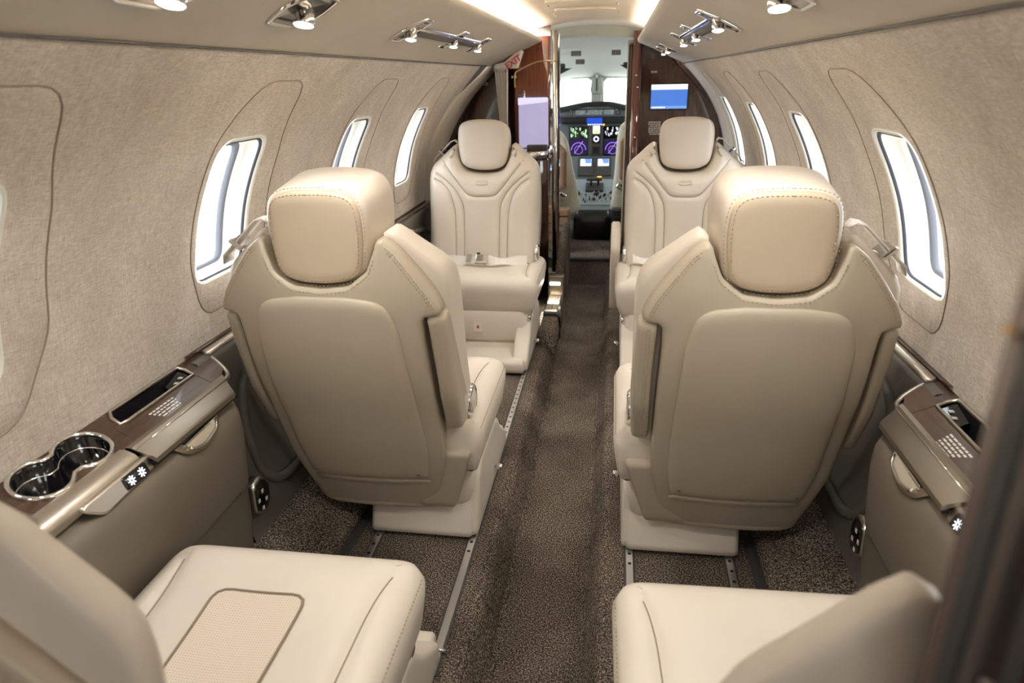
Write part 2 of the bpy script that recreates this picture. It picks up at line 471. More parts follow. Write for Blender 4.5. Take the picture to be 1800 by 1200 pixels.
for s, nm, y1 in ((-1, 'trim_7', 3.65), (1, 'trim_8', 3.98)):   # LED strip lying in the cove
    o = sweep(nm, [(s*.300, 1.2515), (s*.300, 1.256), (s*.318, 1.258), (s*.318, 1.2525)], -.5, y1, COVE); struct(o)
# headliner detail: two cross ribs and fasteners
hp = thing('headliner_panel', 'pale access panel with raised cross ribs on the headliner near the front doorway', 'panel', (0, 3.0, 1.333))
for y, xw in ((2.62, .125), (2.95, .12)):
    tube('rib', [(x, y-3.0, -.003-.06*x*x*4) for x in [-xw+xw*2*i/12 for i in range(13)]], .006, HEADL, hp)
for x, y in ((-.13, 2.5), (.13, 2.5), (-.125, 2.75), (.125, 2.75), (-.13, 3.1), (.13, 3.1), (-.13, 3.2)):
    from_bm('fastener', lathe_bm([(.0001, -.004), (.005, -.004), (.006, 0), (.0001, 0)], 10, Matrix.Translation((x, y-3.0, -.008))), NICKELD, hp)

# arch trim on the left, ahead of the last left window
def archtrim():
    ZS = [.50+.0318*i for i in range(21)]
    fy = lambda z: interp(z, [.4, .72, .80, .93, 1.05, 1.136], [3.38, 3.41, 3.46, 3.555, 3.64, 3.668])
    ay = lambda z: interp(z, [.4, .6, .84, 1.0, 1.136], [3.11, 3.12, 3.145, 3.25, 3.45])
    bm = bmesh.new(); R = []
    for z in ZS:
        x = -wx(z); a, f_ = ay(z), fy(z)
        R.append([bm.verts.new(p) for p in ((x-.01, a, z), (x+.006, a+.004, z), (x+.014, a+.02, z), (x+.016, (a+f_)/2, z), (x+.02, f_-.01, z), (x+.012, f_, z), (x-.03, f_+.01, z))])
    for a, b in zip(R, R[1:]):
        for i in range(len(a)-1): bm.faces.new((a[i], a[i+1], b[i+1], b[i]))
    o = from_bm('trim_9', bm, SOFFIT); struct(o)
archtrim()
o = sweep('trim_12', [(-wx(z)+.004, z) for z in [.1+.05*i for i in range(22)]], 3.28, 3.70, GREYP, smooth=True); struct(o)
# bulkheads
def bulk(nm, s, y, x0, m):
    pts = [(x0, -.1), (.85, -.1)]+[(wx(z)+.04, z) for z in (.5, .6, .7, .84, .977, 1.08)]+[(.5, 1.20), (.40, 1.30), (.25, 1.33), (x0, 1.335)]
    poly = ccw([(s*x, z) for x, z in pts]); bm = bmesh.new()
    for yy in (y, y+.025):
        vs = [bm.verts.new((x, yy, z)) for x, z in poly]; bm.faces.new(vs if yy == y else vs[::-1])
        if yy == y: a = vs
    n = len(poly)
    for i in range(n): bm.faces.new((a[i], a[(i+1) % n], vs[(i+1) % n], vs[i]))
    o = from_bm(nm, bm, m, smooth=False); struct(o)
bulk('wall_front_left', -1, 3.69, .20, WOOD); bulk('wall_front_right', 1, 4.02, .255, WOOD)
hd = [(.27, 1.18), (.26, 1.262), (.15, 1.274), (0, 1.278), (-.15, 1.274), (-.26, 1.262), (-.27, 1.18), (-.45, 1.18), (-.45, 1.36), (.45, 1.36), (.45, 1.18)]
P, tr = cdt(ccw(hd), []); o = pyd('wall_header', [(p[0], 4.03, p[1]) for p in P], tr, LINER, smooth=False); struct(o)
# aft closure behind the camera
o = pyd('wall_aft', [(-.85, -.7, -.12), (.85, -.7, -.12), (.85, -.7, 1.36), (-.85, -.7, 1.36)], [(0, 1, 2, 3)], DOORW); struct(o)

# dado: grey leather wall lining below the ledge with arm pockets, metal cap rail
for s, nm, y1 in ((-1, 'baseboard_left', 3.36), (1, 'baseboard_right', 3.98)):
    prof = [(s*.742, .545), (s*.715, .54), (s*.708, .53), (s*.712, .50), (s*.716, .44), (s*.705, .34), (s*.69, .22), (s*.668, .16), (s*.655, .09)]
    o = sweep(nm, prof, 1.20, y1, DADO, smooth=True, ny=10); struct(o)
for s, nm, side in ((-1, 'cap_rail', 'left'), (1, 'cap_rail', 'right')):
    o = from_bm(nm, tube_bm([(s*.728, 1.25, .543), (s*.728, 3.2, .543)], .011, 10, flat=(1.2, .8)), NICKEL)
    tag(o, 'pale metal cap rail along the ledge under the %s wall windows' % side, 'rail')
    o = sweep('trim_%d' % (10 if s < 0 else 11), [(s*.743, .556), (s*.735, .5565), (s*.735, .552)], 1.2, 3.2, WOODL); struct(o)
# pocket rims pressed into the dado beside the window-side seats
for s, side in ((-1, 'left'), (1, 'right')):
    for y0, who in ((1.42, 'second row'), (2.72, 'front row')):
        root = thing('arm_pocket', 'grey leather armrest pocket in the %s lower wall beside the %s seat' % (side, who), 'pocket', (s*.71, y0, .3))
        rim = catmull([(0, .17), (.12, .17), (.36, .12), (.50, 0), (.50, -.1), (.2, -.135), (-.06, -.13), (-.11, .0), (-.08, .12)], True, 6)
        dx = lambda z: interp(z+.3, [.09, .16, .22, .34, .44, .50], [.655, .668, .69, .705, .716, .712])-.71
        tube('rim', [(s*(dx(z)-.004), y, z) for y, z in rim], .012, DADO, root, 8, True)
        ri = inset(ccw(rim), .012); P, tr = cdt(ri, fillpts(ri, .04))
        pyd('well', [(s*(dx(p[1])-.002), p[0], p[1]) for p in P], tr, CONSOLE if False else DADO, root)

# ------------------------------------------------------------------ seats
RZ, RY = smoothtab([(.05, 1.40), (.08, 1.388), (.10, 1.380), (.20, 1.338), (.28, 1.308), (.40, 1.264), (.50, 1.224), (.60, 1.196), (.70, 1.186), (.80, 1.198), (.86, 1.208)])
FZ, FY = smoothtab([(.05, 1.50), (.30, 1.505), (.34, 1.50), (.50, 1.462), (.68, 1.425), (.75, 1.395), (.80, 1.36), (.86, 1.33)])
Y0 = 1.374
def yr(z): return interp(z, RZ, RY)-Y0
def yf(z): return interp(z, FZ, FY)-Y0
def xmap(s):
    return lambda x, y, z: (s*x, y, z)
FLAPTOP = [(0, .712), (.055, .718), (.092, .745), (.108, .785), (.114, .806), (.125, .806), (.150, .785), (.182, .743), (.208, .705), (.220, .68)]
def seat(kind, name, label, pos, rz, s, group='passenger seats'):
    """s: +1 when the aisle lies on the seat's own +x side. Lengths measured off the cabin."""
    X = pos[0]
    t = thing(name, label, 'seat', pos, rz, group)
    rec = .058 if kind == 'rear' else 0     # the aft row leans further back
    thin = .60 if kind == 'rear' else 0
    def narrow(a, z):
        if kind != 'rear' or a > 0: return a
        return a*(1-.42*max(0, min(1, (.64-z)/.08)))
    pan = lambda a, z, wv: (s*narrow(a, z), yr(z)+(yf(z)-yr(z))*wv*(1-thin)+(1-wv)*.55*a*a-rec*max(0, min(1, (z-.28)/.17))+.58*rec*max(0, min(1, (z-.65)/.15)), z)
    # floor pedestal (a: toward the aisle; its centre lies aisle-ward of the seat)
    prof = [(-.004, .008), (.51, .008), (.512, .050), (.50, .062), (.36, .066), (.31, .11), (.10, .185), (.06, .17), (.02, .08)]
    po = rpoly(prof, [.004, .008, .010, .02, .05, .06, .05, .04, .05], 4)
    ck = rpoly([(.02, .008), (.505, .008), (.508, .055), (.46, .085), (.41, .12), (.36, .175), (.31, .195), (.12, .195), (.06, .16)], [.004, .01, .03, .05, .06, .05, .05, .05, .05], 4)
    bmp = lambda y, z, wv: (s*wv, y-.02*math.cos((wv-.104)/.139*1.4)*max(0, 1-y/.2)+.02, z)
    pillow('pedestal', po, [(.012, -.035), (.004, -.032), (0, -.022), (0, .222), (.004, .228), (.014, .230)], bmp, CREAM, t, sp=.014)
    pillow('pedestal_cheek', ck, [(.012, .180), (.003, .182), (0, .19), (0, .232), (.004, .240), (.014, .243)], lambda y, z, wv: (s*wv, y, z), CREAM, t, sp=.014)
    if kind != 'rear':
        from_bm('adjuster_bolt', lathe_bm([(.0001, 0), (.004, 0), (.004, .008), (.009, .008), (.009, .020), (.006, .023), (.0001, .023)], 12, Matrix.Translation((s*.243, .28, .055)) @ Matrix.Rotation(s*PI/2, 4, 'Y')), CHROME, t)
    # seat frame under the cushion
    fx0 = -.17 if kind != 'rear' else -.135
    fo = rpoly([(fx0, .03), (.235, .03), (.235, .385), (fx0, .385)], .04, 5)
    fm = lambda a, y, z: (s*a, y, z)
    pillow('seat_frame', fo, [(.03, .085), (.012, .085), (.004, .10), (0, .13), (0, .235)], fm, CREAM, t, sp=.02)
    # side shroud by the recline pivot
    so = rpoly([(.010, .095), (.045, .105), (.16, .24), (.20, .30), (.06, .30), (-.03, .275)], [.01, .03, .05, .02, .02, .01], 4)
    pillow('pivot_shroud', so, [(.004, .150), (.001, .152), (0, .156), (0, .236), (.002, .241), (.008, .243)], lambda y, z, wv: (s*(wv-max(0, .27-z)*.30), y, z), SHADETAN, t, sp=.012)
    # cushion
    ax = -.205 if kind != 'rear' else -.180
    co = rpoly([(ax, -.02), (.272, -.02), (.272, .405), (ax, .405)], [.03, .03, .055, .055], 6)
    gl = []
    grv = {}
    def addg(path):
        for i, p in enumerate(resample(path, .012, False)): gl.append(p)
    bo = [(.265-.062+.0, 0.0), (.208, .18), (.214, .28), (.232, .36), (.262, .398)]
    bo = catmull(bo, False, 8); bi = [(ax+.272-a, y) for a, y in bo]
    lines = [bo, bi]
    ex = []
    for L in lines:
        pts = resample(L, .008, False)
        for i, p in enumerate(pts):
            a = Vector(pts[max(0, i-1)]); b = Vector(pts[min(len(pts)-1, i+1)]); d = (b-a).normalized(); nn = Vector((-d.y, d.x))
            for off in (-.014, -.004, 0, .004, .014): ex.append(tuple(Vector(p)+nn*off))
    LV = [[Vector(p) for p in resample(L, .01, False)] for L in lines]
    def cfront(a, y):
        P_ = Vector((a, y)); d = min(segdist(P_, L[i], L[i+1]) for L in LV for i in range(len(L)-1))
        g = -.0045*math.exp(-(d/.0035)**2)-.005*math.exp(-(d/.014)**2)
        edge = min(.272-a, a+.205, .405-y)
        crown = .010*min(1, max(0, edge)/.08)
        dish = -.012*math.exp(-((a-.034)/.11)**2)*min(1, max(0, (.40-y)/.2))
        return g+crown+dish-.018*max(0, (.30-y)/.3)
    cush = pillow('cushion', co, [(.055, .205), (.035, .205), (.020, .216), (.012, .24), (.004, .29), (.002, .315), (.012, .337), (.028, .348), (.045, .351)], fm, CREAM, t, sp=.014, extra=ex, front=cfront)
    # perforated insert with its cord
    ctop = lambda a, y: .351+cfront(a, y)
    if True:
        for L in lines:
            pth = [p for p in resample(L, .008, False) if min(.272-p[0], p[0]-ax, .405-p[1]) > .046]
            if len(pth) > 2: tube('seam', [(s*p[0], p[1], ctop(*p)+.0008) for p in pth], .0013, SEAM, cush, 5)
    iy = .275 if s > 0 else .18
    io = resample(ccw(rpoly([(-.034, -.0), (.104, -.0), (.112, iy), (-.036, iy)], .025, 6)), .012)
    if kind == 'rear':
        P, tr = cdt(io, fillpts(io, .014))
        ins = pyd('perforated_insert', [(s*p[0], p[1], ctop(*p)+.0015) for p in P], tr, PERF, t)
        tube('cord', [(s*p[0], p[1], ctop(*p)+.0015) for p in io], .0023, SEAM, ins, 6, True)
    bs = bmesh.new()
    sp_ = inset(resample(ccw(co), .006), .010)
    sel = [p for p in sp_ if p[0] > .22 and .0 < p[1] < .36]
    sel.sort(key=lambda p: p[1])
    for off in (0, .007): dashes_bm([(s*(p[0]+.004-off), p[1], .330+off*.75) for p in sel], .0009, .005, .003, bs)
    from_bm('stitching', bs, THREAD, t)
    # back: cream front body
    half = [(0, .70), (.07, .71), (.098, .74), (.112, .785), (.118, .818), (.140, .812), (.185, .772), (.222, .738), (.236, .70), (.238, .62), (.236, .50), (.234, .36), (.205, .318), (.10, .312), (0, .312)]
    ho = half+[(-a, z) for a, z in half[-2:0:-1]]
    ho = catmull(ho, True, 5)
    G1 = [(.218, .690), (.190, .680), (.163, .662), (.138, .63), (.124, .59), (.115, .54), (.112, .45), (.111, .34)]
    G2 = [(.222, .728), (.19, .706), (.155, .680), (.118, .645), (.092, .605), (.080, .57), (.076, .50), (.0755, .34)]
    G3 = [(.185, .772), (.15, .73), (.118, .69), (.085, .648), (.062, .624), (.037, .615), (0, .614)]
    bl = []
    for g in (G1, G2): q = catmull(g, False, 8); bl += [q, [(-a, z) for a, z in q]]
    q = catmull(G3, False, 8); bl.append(q+[(-a, z) for a, z in q[-2::-1]])
    exb = []; LB = []
    if kind == 'front':
        for L in bl:
            pts = resample(L, .007, False); LB.append([Vector(p) for p in resample(L, .006, False)])
            for i, p in enumerate(pts):
                a = Vector(pts[max(0, i-1)]); b = Vector(pts[min(len(pts)-1, i+1)]); d = (b-a).normalized(); nn = Vector((-d.y, d.x))
                for off in (-.009, -.0035, 0, .0035, .009): exb.append(tuple(Vector(p)+nn*off))
    cells = {}
    for L in LB:
        for p, q in zip(L, L[1:]): cells.setdefault((int(p.x//.02), int(p.y//.02)), []).append((p, q))
    def bfront(a, z):
        if not cells: return 0
        cx, cy = int(a//.02), int(z//.02); P_ = Vector((a, z)); d = 1
        for i in (-1, 0, 1):
            for j in (-1, 0, 1):
                for p, q in cells.get((cx+i, cy+j), ()): d = min(d, segdist(P_, p, q))
        g = -.035*math.exp(-(d/.0035)**2)-.010*math.exp(-(d/.009)**2)
        g -= .05*math.exp(-(a/.03)**2-((z-.672)/.016)**2)
        # side bolsters stand proud
        bz = interp(z, [.34, .5, .62, .68, .72], [.112, .113, .135, .20, .26])
        k = 1/(1+math.exp(-(abs(a)-bz)/.006)); k2 = min(1, max(0, (.236-abs(a))/.05))
        return g+.05*k*k2
    # the outline is held at its widest between w=.25 and w=.8
    backr = pillow('backrest', ho, [(.012, .26), (.003, .28), (0, .34), (0, .66), (.006, .82), (.016, .92), (.032, .985)], pan, CREAM, t, sp=.012 if kind == 'front' else .02, extra=exb, front=bfront)
    if kind == 'front':
        for L in bl:
            pth = [p for p in resample(L, .008, False) if p[1] > .35 and abs(p[0]) < .20 and p[1] < .76]
            tube('seam', [(pan(p[0], p[1], .985+bfront(*p))[0], pan(p[0], p[1], .985+bfront(*p))[1]+.0010, p[1]) for p in pth], .0011, SEAM, backr, 5)
        bo2 = rpoly([(-.026, .664), (.026, .664), (.026, .681), (-.026, .681)], .008, 4)
        tube('embossed_badge', [(s*a, yf(z)-.006, z) for a, z in resample(bo2, .004)], .0016, CREAM, t, 6, True)
    # rear shell: flap over a narrower column
    col = [(.190, .652), (.188, .60), (.190, .48), (.190, .36), (.186, .267), (.168, .18), (.148, .098), (.13, .088)]
    hs = FLAPTOP+[(.227, .662), (.222, .654)]+col
    if kind == 'rear': hs = [(a, .69+(z-.69)*.62 if z > .69 else z) for a, z in hs]
    shp = hs+[(-a, z) for a, z in hs[:0:-1]]
    shp = rpoly(shp, [.01]+[.012]*9+[.010, .012, .012]+[.03]*6+[.008]+[.008]+[.03]*6+[.012, .012, .010]+[.012]*9, 3)
    shell = pillow('back_shell', shp, [(.006, .35), (.0, .33), (0, .05), (.003, .012), (.009, -.002)], pan, SHADETAN, t, sp=.011)
    # raised rear panel and the lip below it
    po2 = rpoly([(-.142, .205), (.142, .205), (.154, .30), (.152, .50), (.147, .62), (.128, .688), (.05, .699), (-.05, .699), (-.128, .688), (-.147, .62), (-.152, .50), (-.154, .30)],
                [.012, .012, .1, .2, .1, .05, .1, .1, .05, .1, .2, .1], 5)
    pillow('rear_panel', po2, [(0, .02), (0, -.025), (.003, -.040), (.010, -.050), (.02, -.054)], pan, SHADETAN, t, sp=.012)
    lo = rpoly([(-.128, .092), (.150, .092), (.143, .199), (-.143, .199)], [.01, .008, .01, .01], 4)
    pillow('lower_lip', lo, [(0, .02), (0, -.02), (.004, -.04), (.012, -.045)], lambda a, z, wv: (s*a, pan(a, z, wv)[1]+.012*math.sin((z-.09)/.11*PI), z), SHADETAN, t, sp=.012)
    # stitching along the flap
    bs = bmesh.new()
    fp = catmull(FLAPTOP, False, 6)
    for sg in (1, -1):
        for ofs in (.007, .012):
            pth = inset(resample(ccw(shp), .008), ofs)
            pp = sorted([p for p in pth if p[0]*sg > .112 and p[1] > .668 and p[1] < .80 and abs(p[0]) > .128], key=lambda p: -p[1])
            dashes_bm([(s*p[0], pan(p[0], p[1], -.003)[1]-.0004, p[1]) for p in pp], .0008, .005, .003, bs)
        from_bm('shoulder_stitching', bs, THREAD, shell); bs = bmesh.new()
    pth = inset(resample(ccw(shp), .006), .007)
    pp = sorted([p for p in pth if abs(p[0]) < .113 and p[1] > .69], key=lambda p: p[0])
    dashes_bm([(s*p[0], pan(p[0], p[1], -.003)[1]-.0004, p[1]) for p in pp], .0008, .005, .003, bs)
    from_bm('collar_stitching', bs, THREAD, shell)
    # stowed armrests either side of the shell column
    for sg in ((1, -1) if kind != 'rear' else (1,)):
        ao = [(yr(.655)+.014, .652), (yr(.655)+.065, .660), (yr(.5)+.10, .50), (yr(.36)+.12, .375), (yr(.36)+.10, .345), (yr(.36)+.030, .350), (yr(.45)+.014, .45)]
        if kind == 'rear': ao = [(y_-rec, z_) for y_, z_ in ao]
        ao = rpoly(ao, [.012, .02, .05, .02, .03, .02, .08], 4)
        a0, a1 = (.198, .234) if sg > 0 else (.198, .226)
        am = pillow('armrest', ao, [(.008, a0), (.001, a0+.003), (0, a0+.010), (0, a1-.010), (.003, a1-.003), (.012, a1)],
                    lambda y, z, wv, sg=sg: (s*sg*(wv+.004*math.sin((z-.35)/.3*PI)), y+.35*wv*wv, z), SHADETAN, t, sp=.012)
        if sg > 0:
            bs = bmesh.new()
            for wv in (a0+.014, a0+.020):
                dashes_bm([(s*wv, yr(z)+.35*wv*wv+.014-rec-.0005, z) for z in [.37+.01*i for i in range(28)]], .0007, .005, .003, bs)
            from_bm('stitching', bs, THREAD, am)
            # recline pivot disc
            mt = Matrix.Translation((s*(a1-.002), .055-rec, .372)) @ Matrix.Rotation(s*PI/2, 4, 'Y')
            dk = from_bm('pivot_disc', lathe_bm([(.0001, -.01), (.040, -.01), (.043, 0), (.042, .006), (.036, .010), (.031, .0095), (.030, .007)], 32, mt), CHROME, t)
            from_bm('disc_pad', lathe_bm([(.0001, .004), (.030, .004), (.030, .008), (.022, .0105), (.0001, .0115)], 28, mt), CREAM, dk)
    # recline control on the frame side
    lt = rpoly([(.24, .19), (.40, .20), (.40, .228), (.24, .215)], .013, 5)
    pillow('control_bezel', lt, [(0, .230), (0, .238), (.003, .241), (.006, .240)], lambda y, z, wv: (s*(wv), y-.03, z-.03), CHROME, t, sp=.008)
    # headrest
    if kind != 'rear':
        hh = catmull([(0, .926), (.06, .922), (.097, .905), (.110, .865), (.108, .80), (.096, .745), (.06, .722), (0, .716), (-.06, .722), (-.096, .745), (-.108, .80), (-.110, .865), (-.097, .905), (-.06, .922)], True, 6)
        def hm(a, z, wv):   # wv 0 rear .. 1 front
            k = 1-.10*(1-wv)
            zz = .72+(z-.72)*(1-.115*(1-wv)) if wv < 1 else z
            return (s*a*k, -.172+.172*wv+(.22*a*a if wv < .5 else -.25*a*a)+(-.0)*(z-.8), zz)
        hr = pillow('headrest', hh, [(.022, .015), (.009, .03), (.001, .085), (0, .16), (0, .86), (.004, .94), (.014, .985), (.030, 1.0)], hm, CREAM, t, sp=.012)
        pil = catmull([(0, .921), (.055, .918), (.088, .903), (.100, .865), (.099, .80), (.088, .748), (.055, .728), (0, .722), (-.055, .728), (-.088, .748), (-.099, .80), (-.100, .865), (-.088, .903), (-.055, .918)], True, 6)
        rp = pillow('rear_pad', pil, [(.001, .06), (0, .0), (.003, -.03), (.010, -.045), (.022, -.05)], hm, PAD, hr, sp=.012)
        bs = bmesh.new()
        for ofs, wv in ((-.006, .006), (.006, -.035)):
            q = [p for p in inset(resample(ccw(pil), .006), ofs)]
            q.append(q[0])
            dashes_bm([hm(p[0], p[1], wv-.004) for p in q], .0008, .005, .003, bs)
        from_bm('stitching', bs, THREAD, hr)
    return t
seatA2 = seat('mid', 'passenger_seat', 'cream leather seat seen from behind, left of aisle, with armrest and chrome pivot disc showing', (-.42, Y0, 0), 0, 1)
seatB2 = seat('mid', 'passenger_seat', 'cream leather seat seen from behind, right of aisle, with white belt over its window-side shoulder', (.42, Y0, 0), 0, -1)
seatL1 = seat('front', 'passenger_seat', 'cream leather seat facing aft at front left, lap belt buckled across its cushion', (-.42, 2.93, 0), PI, -1)
seatR1 = seat('front', 'passenger_seat', 'cream leather seat facing aft at front right below the blue monitor', (.42, 2.93, 0), PI, 1)
seatL3 = seat('rear', 'passenger_seat', 'nearest cream seat at bottom left, perforated panel set into its cushion', (-.42, .50, 0), 0, 1)
seatR3 = seat('rear', 'passenger_seat', 'nearest cream seat at bottom right beside the dark wooden door', (.430, .50, 0), .028, -1)

# ------------------------------------------------------------------ seat tracks
for s, x, side, which in ((-1, .190, 'left', 'aisle-side'), (-1, .432, 'left', 'window-side'), (1, .198, 'right', 'aisle-side'), (1, .432, 'right', 'window-side')):
    t = thing('seat_track', 'metal floor track with round holes, %s one under the seats %s of the aisle' % (which, side), 'track', (s*x, .97, 0), 0, 'floor seat tracks')
    L = 2.2
    bm = bmesh.new()
    for c, sx in (((0, L/2, .0012), .026), ):
        box_bm(c[0], c[1], c[2], sx, L, .0024, 0, 1, bm)
    from_bm('track_groove', bm, GREYP, t, False)
    bm = box_bm(0, L/2, .004, .017, L, .006, .001, 1)
    from_bm('track_bar', bm, ALU, t, False)
    hb = bmesh.new()
    for k in range(60):
        if k < 9 and which == 'aisle-side': continue
        lathe_bm([(.0001, .0072), (.0042, .0072), (.0042, .0074), (.0001, .0074)], 10, Matrix.Translation((0, .05+.0355*k, 0)), hb)
    from_bm('hole_row', hb, BLACK, t, False)
    if which == 'aisle-side' and s < 0:
        bm = tube_bm([(-.018, .055, .010), (.018, .055, .010)], .004, 8); from_bm('stop_pin', bm, CHROME, t)

# ------------------------------------------------------------------ side consoles under the windows
def console(s, side):
    t = thing('side_console', 'taupe side console with wooden ledge under the %s windows' % side, 'console', (s*.66, .5, 0))
    def S(x, y, z): return (s*(x-.66), y-.5, z)
    # fascia: soft panel with a rounded forward end
    ys = [-.55, .2, .6, .86, 1.0, 1.08, 1.13, 1.16, 1.18, 1.188]
    bm = bmesh.new(); R = []
    base = [(.672, .490), (.640, .486), (.616, .474), (.607, .455), (.604, .42), (.608, .36), (.613, .30), (.616, .285), (.618, .28), (.622, .20), (.630, .13), (.638, .085)]
    for y in ys:
        e = max(0, (y-1.13)/.058); d = .045*(1-math.sqrt(max(0, 1-e*e)))
        R.append([bm.verts.new(S(x+d, y, z)) for x, z in base])
    for i in range(2):
        R.append([bm.verts.new(S(.69+.03*i, 1.19, z if z < .48 else .48)) for x, z in base])
    for a, b in zip(R, R[1:]):
        for i in range(len(base)-1): bm.faces.new((a[i], a[i+1], b[i+1], b[i]))
    body = from_bm('fascia', bm, CONSOLE, t)
    tube('fascia_seam', [S(.6155, y, .290) for y in (-.5, .3, .7, 1.0, 1.12)], .0018, GREYP, body, 6)
    # wooden ledge top with openings for tray and cup holders
    top = [(-.55, .745), (-.55, .664), (1.198, .664), (1.225, .672), (1.243, .700), (1.25, .728), (1.26, .745)]
    top = resample(ccw(rpoly(top, [0, 0, .02, .02, .03, .01, 0], 4)), .03)
    tray = ccw([(.945, .703), (.958, .737), (1.172, .737), (1.165, .703)])
    cup = []
    for cy, a0, a1 in ((.855, -1.15, 4.29), (.775, 1.99, 7.43)):
        for k in range(15):
            a = a0+(a1-a0)*k/14 if cy > .8 else a0+(a1-a0)*k/14
            cup.append((cy+.042*math.cos(a-PI/2+PI/2 if False else a-PI/2+1.57), .708+.036*math.sin(a-PI/2+1.57)))
    c1 = [(.858+.046*math.cos(a), .706+.037*math.sin(a)) for a in [math.radians(-140+280*k/16) for k in range(17)]]
    c2 = [(.772+.046*math.cos(a), .706+.037*math.sin(a)) for a in [math.radians(40+280*k/16) for k in range(17)]]
    cup = ccw(resample(c1+c2, .008))
    tz = lambda x: interp(x, [.60, .664, .745], [.505, .517, .549])
    tray = resample(tray, .012)
    P, tr = cdt(top, fillpts(top, .03, (), [tray, cup]), [tray, cup])
    pyd('ledge_top', [S(p[1], p[0], tz(p[1])) for p in P], tr, WOODL, t)
    # storage tray
    bm = bmesh.new(); up = [bm.verts.new(S(p[1], p[0], tz(p[1]))) for p in tray]; dn = [bm.verts.new(S(p[1]*.9+.1*.718, p[0], .485)) for p in tray]
    for i in range(len(up)): bm.faces.new((up[i], up[(i+1) % len(up)], dn[(i+1) % len(up)], dn[i]))
    bm.faces.new(dn)
    tb = from_bm('tray', bm, BLACK, t, False)
    tube('tray_bezel', [S(p[1], p[0], tz(p[1])+.001) for p in resample(tray, .02)], .0038, NICKEL, tb, 6, True)
    bm = bmesh.new()
    for q in [[(.706, 1.160, .531), (.734, 1.166, .541), (.734, 1.112, .530), (.706, 1.106, .520)]]:
        bm.faces.new([bm.verts.new(S(*p)) for p in q])
    pl = from_bm('socket_plate', bm, GLOSSB, tb, False)
    for y, x in ((1.146, .719), (1.128, .717)):
        box('port', S(x, y, .5335-(1.146-y)*.2), (.008, .007, .002), TXT, pl, 0)
    if s < 0:
        for y in (1.0, 1.025): tube('loose_cable', [S(.735, y, .50), S(.728, y-.01, .512), S(.71, y-.012, .515)], .0012, GREYP, tb, 5)
    # double cup holder
    bm = bmesh.new(); R = []
    for ins_, z in ((0, 0), (.003, -.006), (.005, -.06)):
        R.append([bm.verts.new(S(p[1], p[0], tz(p[1])+z)) for p in inset(cup, ins_)])
    for a, b in zip(R, R[1:]):
        for i in range(len(a)): bm.faces.new((a[i], a[(i+1) % len(a)], b[(i+1) % len(b)], b[i]))
    bm.faces.new(R[-1])
    ch = from_bm('cup_holder', bm, GLOSSB, t)
    tube('cup_rim', [S(p[1], p[0], tz(p[1])+.0015) for p in cup], .0042, CHROME, ch, 8, True)
    tube('inner_band', [S(p[1], p[0], tz(p[1])-.022) for p in inset(cup, .0035)], .0016, CHROME, ch, 6, True)
    # metal edge rail and forward return
    rail = [(.672, -.5), (.672, .30), (.672, .895)]
    bm = bmesh.new(); R = []
    rp_ = [(.668, .520), (.658, .521), (.642, .514), (.634, .506), (.634, .492)]
    for y in (-.5, .89): R.append([bm.verts.new(S(x, y, z)) for x, z in rp_])
    for i in range(4): bm.faces.new((R[0][i], R[0][i+1], R[1][i+1], R[1][i]))
    from_bm('edge_rail', bm, NICKEL, t)
    ret = catmull([(.652, 1.175), (.655, 1.205), (.672, 1.228), (.700, 1.246), (.722, 1.256)], False, 6)
    tube('corner_rail', [S(x, y, tz(x)-.004) for x, y in ret], .006, NICKELD, t, 8)
    # folding table lid (metal) with its hinge line
    lp = [(.662, .520), (.652, .520), (.645, .516), (.613, .507), (.609, .504), (.608, .496)]
    bm = bmesh.new(); R = [[bm.verts.new(S(x, y0_+(x-.613)*k_, z)) for x, z in lp] for y0_, k_ in ((.897, 0), (1.153, .95))]
    for i in range(5): bm.faces.new((R[0][i], R[0][i+1], R[1][i+1], R[1][i]))
    bm.faces.new(R[0]); bm.faces.new(R[1][::-1])
    lid = autosmooth(from_bm('table_lid', bm, NICKELD, t), 25)
    tube('lid_crease', [S(.645, y, .5168) for y in (.899, 1.183)], .0012, CHROME, lid, 5)
    box('lid_gap', S(.6205, 1.03, .4935), (.018, .262, .006), BLACK, t, 0)
    # latch recess below the lid
    ho = rpoly([(.945, .494), (1.10, .494), (1.075, .466), (1.02, .452), (.975, .462)], [.004, .01, .04, .05, .04], 6)
    fx = lambda z: interp(z, [.42, .455, .474, .49], [.604, .607, .614, .625])
    hb = pillow('latch_plate', ho, [(0, .004), (0, -.004), (.003, -.007), (.006, -.007)], lambda y, z, wv: S(fx(z)+wv, y, z), NICKELD, t, sp=.008)
    h2 = rpoly([(.967, .489), (1.085, .489), (1.06, .470), (1.02, .463), (.985, .470)], [.006, .006, .03, .04, .03], 6)
    pillow('finger_pull', h2, [(0, -.0065), (.002, -.0075), (.004, -.0075)], lambda y, z, wv: S(fx(z)+wv, y, z), SHADETAN, hb, sp=.008)
    tube('pull_lip', [S(fx(z)-.009, y, z) for y, z in resample(h2, .006) if z < .4885], .0028, CHROME, hb, 6)
    # light switch panel on the aft part of the rail
    sw = rpoly([(.735, .506), (.90, .507), (.90, .484), (.775, .476)], [.03, .004, .004, .03], 5)
    sx = lambda z: interp(z, [.47, .51], [.617, .634])
    sp_ = pillow('switch_panel', sw, [(0, .006), (0, -.004), (.002, -.006), (.004, -.006)], lambda y, z, wv: S(sx(z)+wv, y, z), NICKEL, t, sp=.01)
    q = rpoly([(.829, .504), (.885, .504), (.885, .484), (.829, .484)], .003, 3)
    bt = pillow('switch_button', q, [(0, -.005), (0, -.0072), (.001, -.008)], lambda y, z, wv: S(sx(z)+wv, y, z), GLOSSB, sp_, sp=.006)
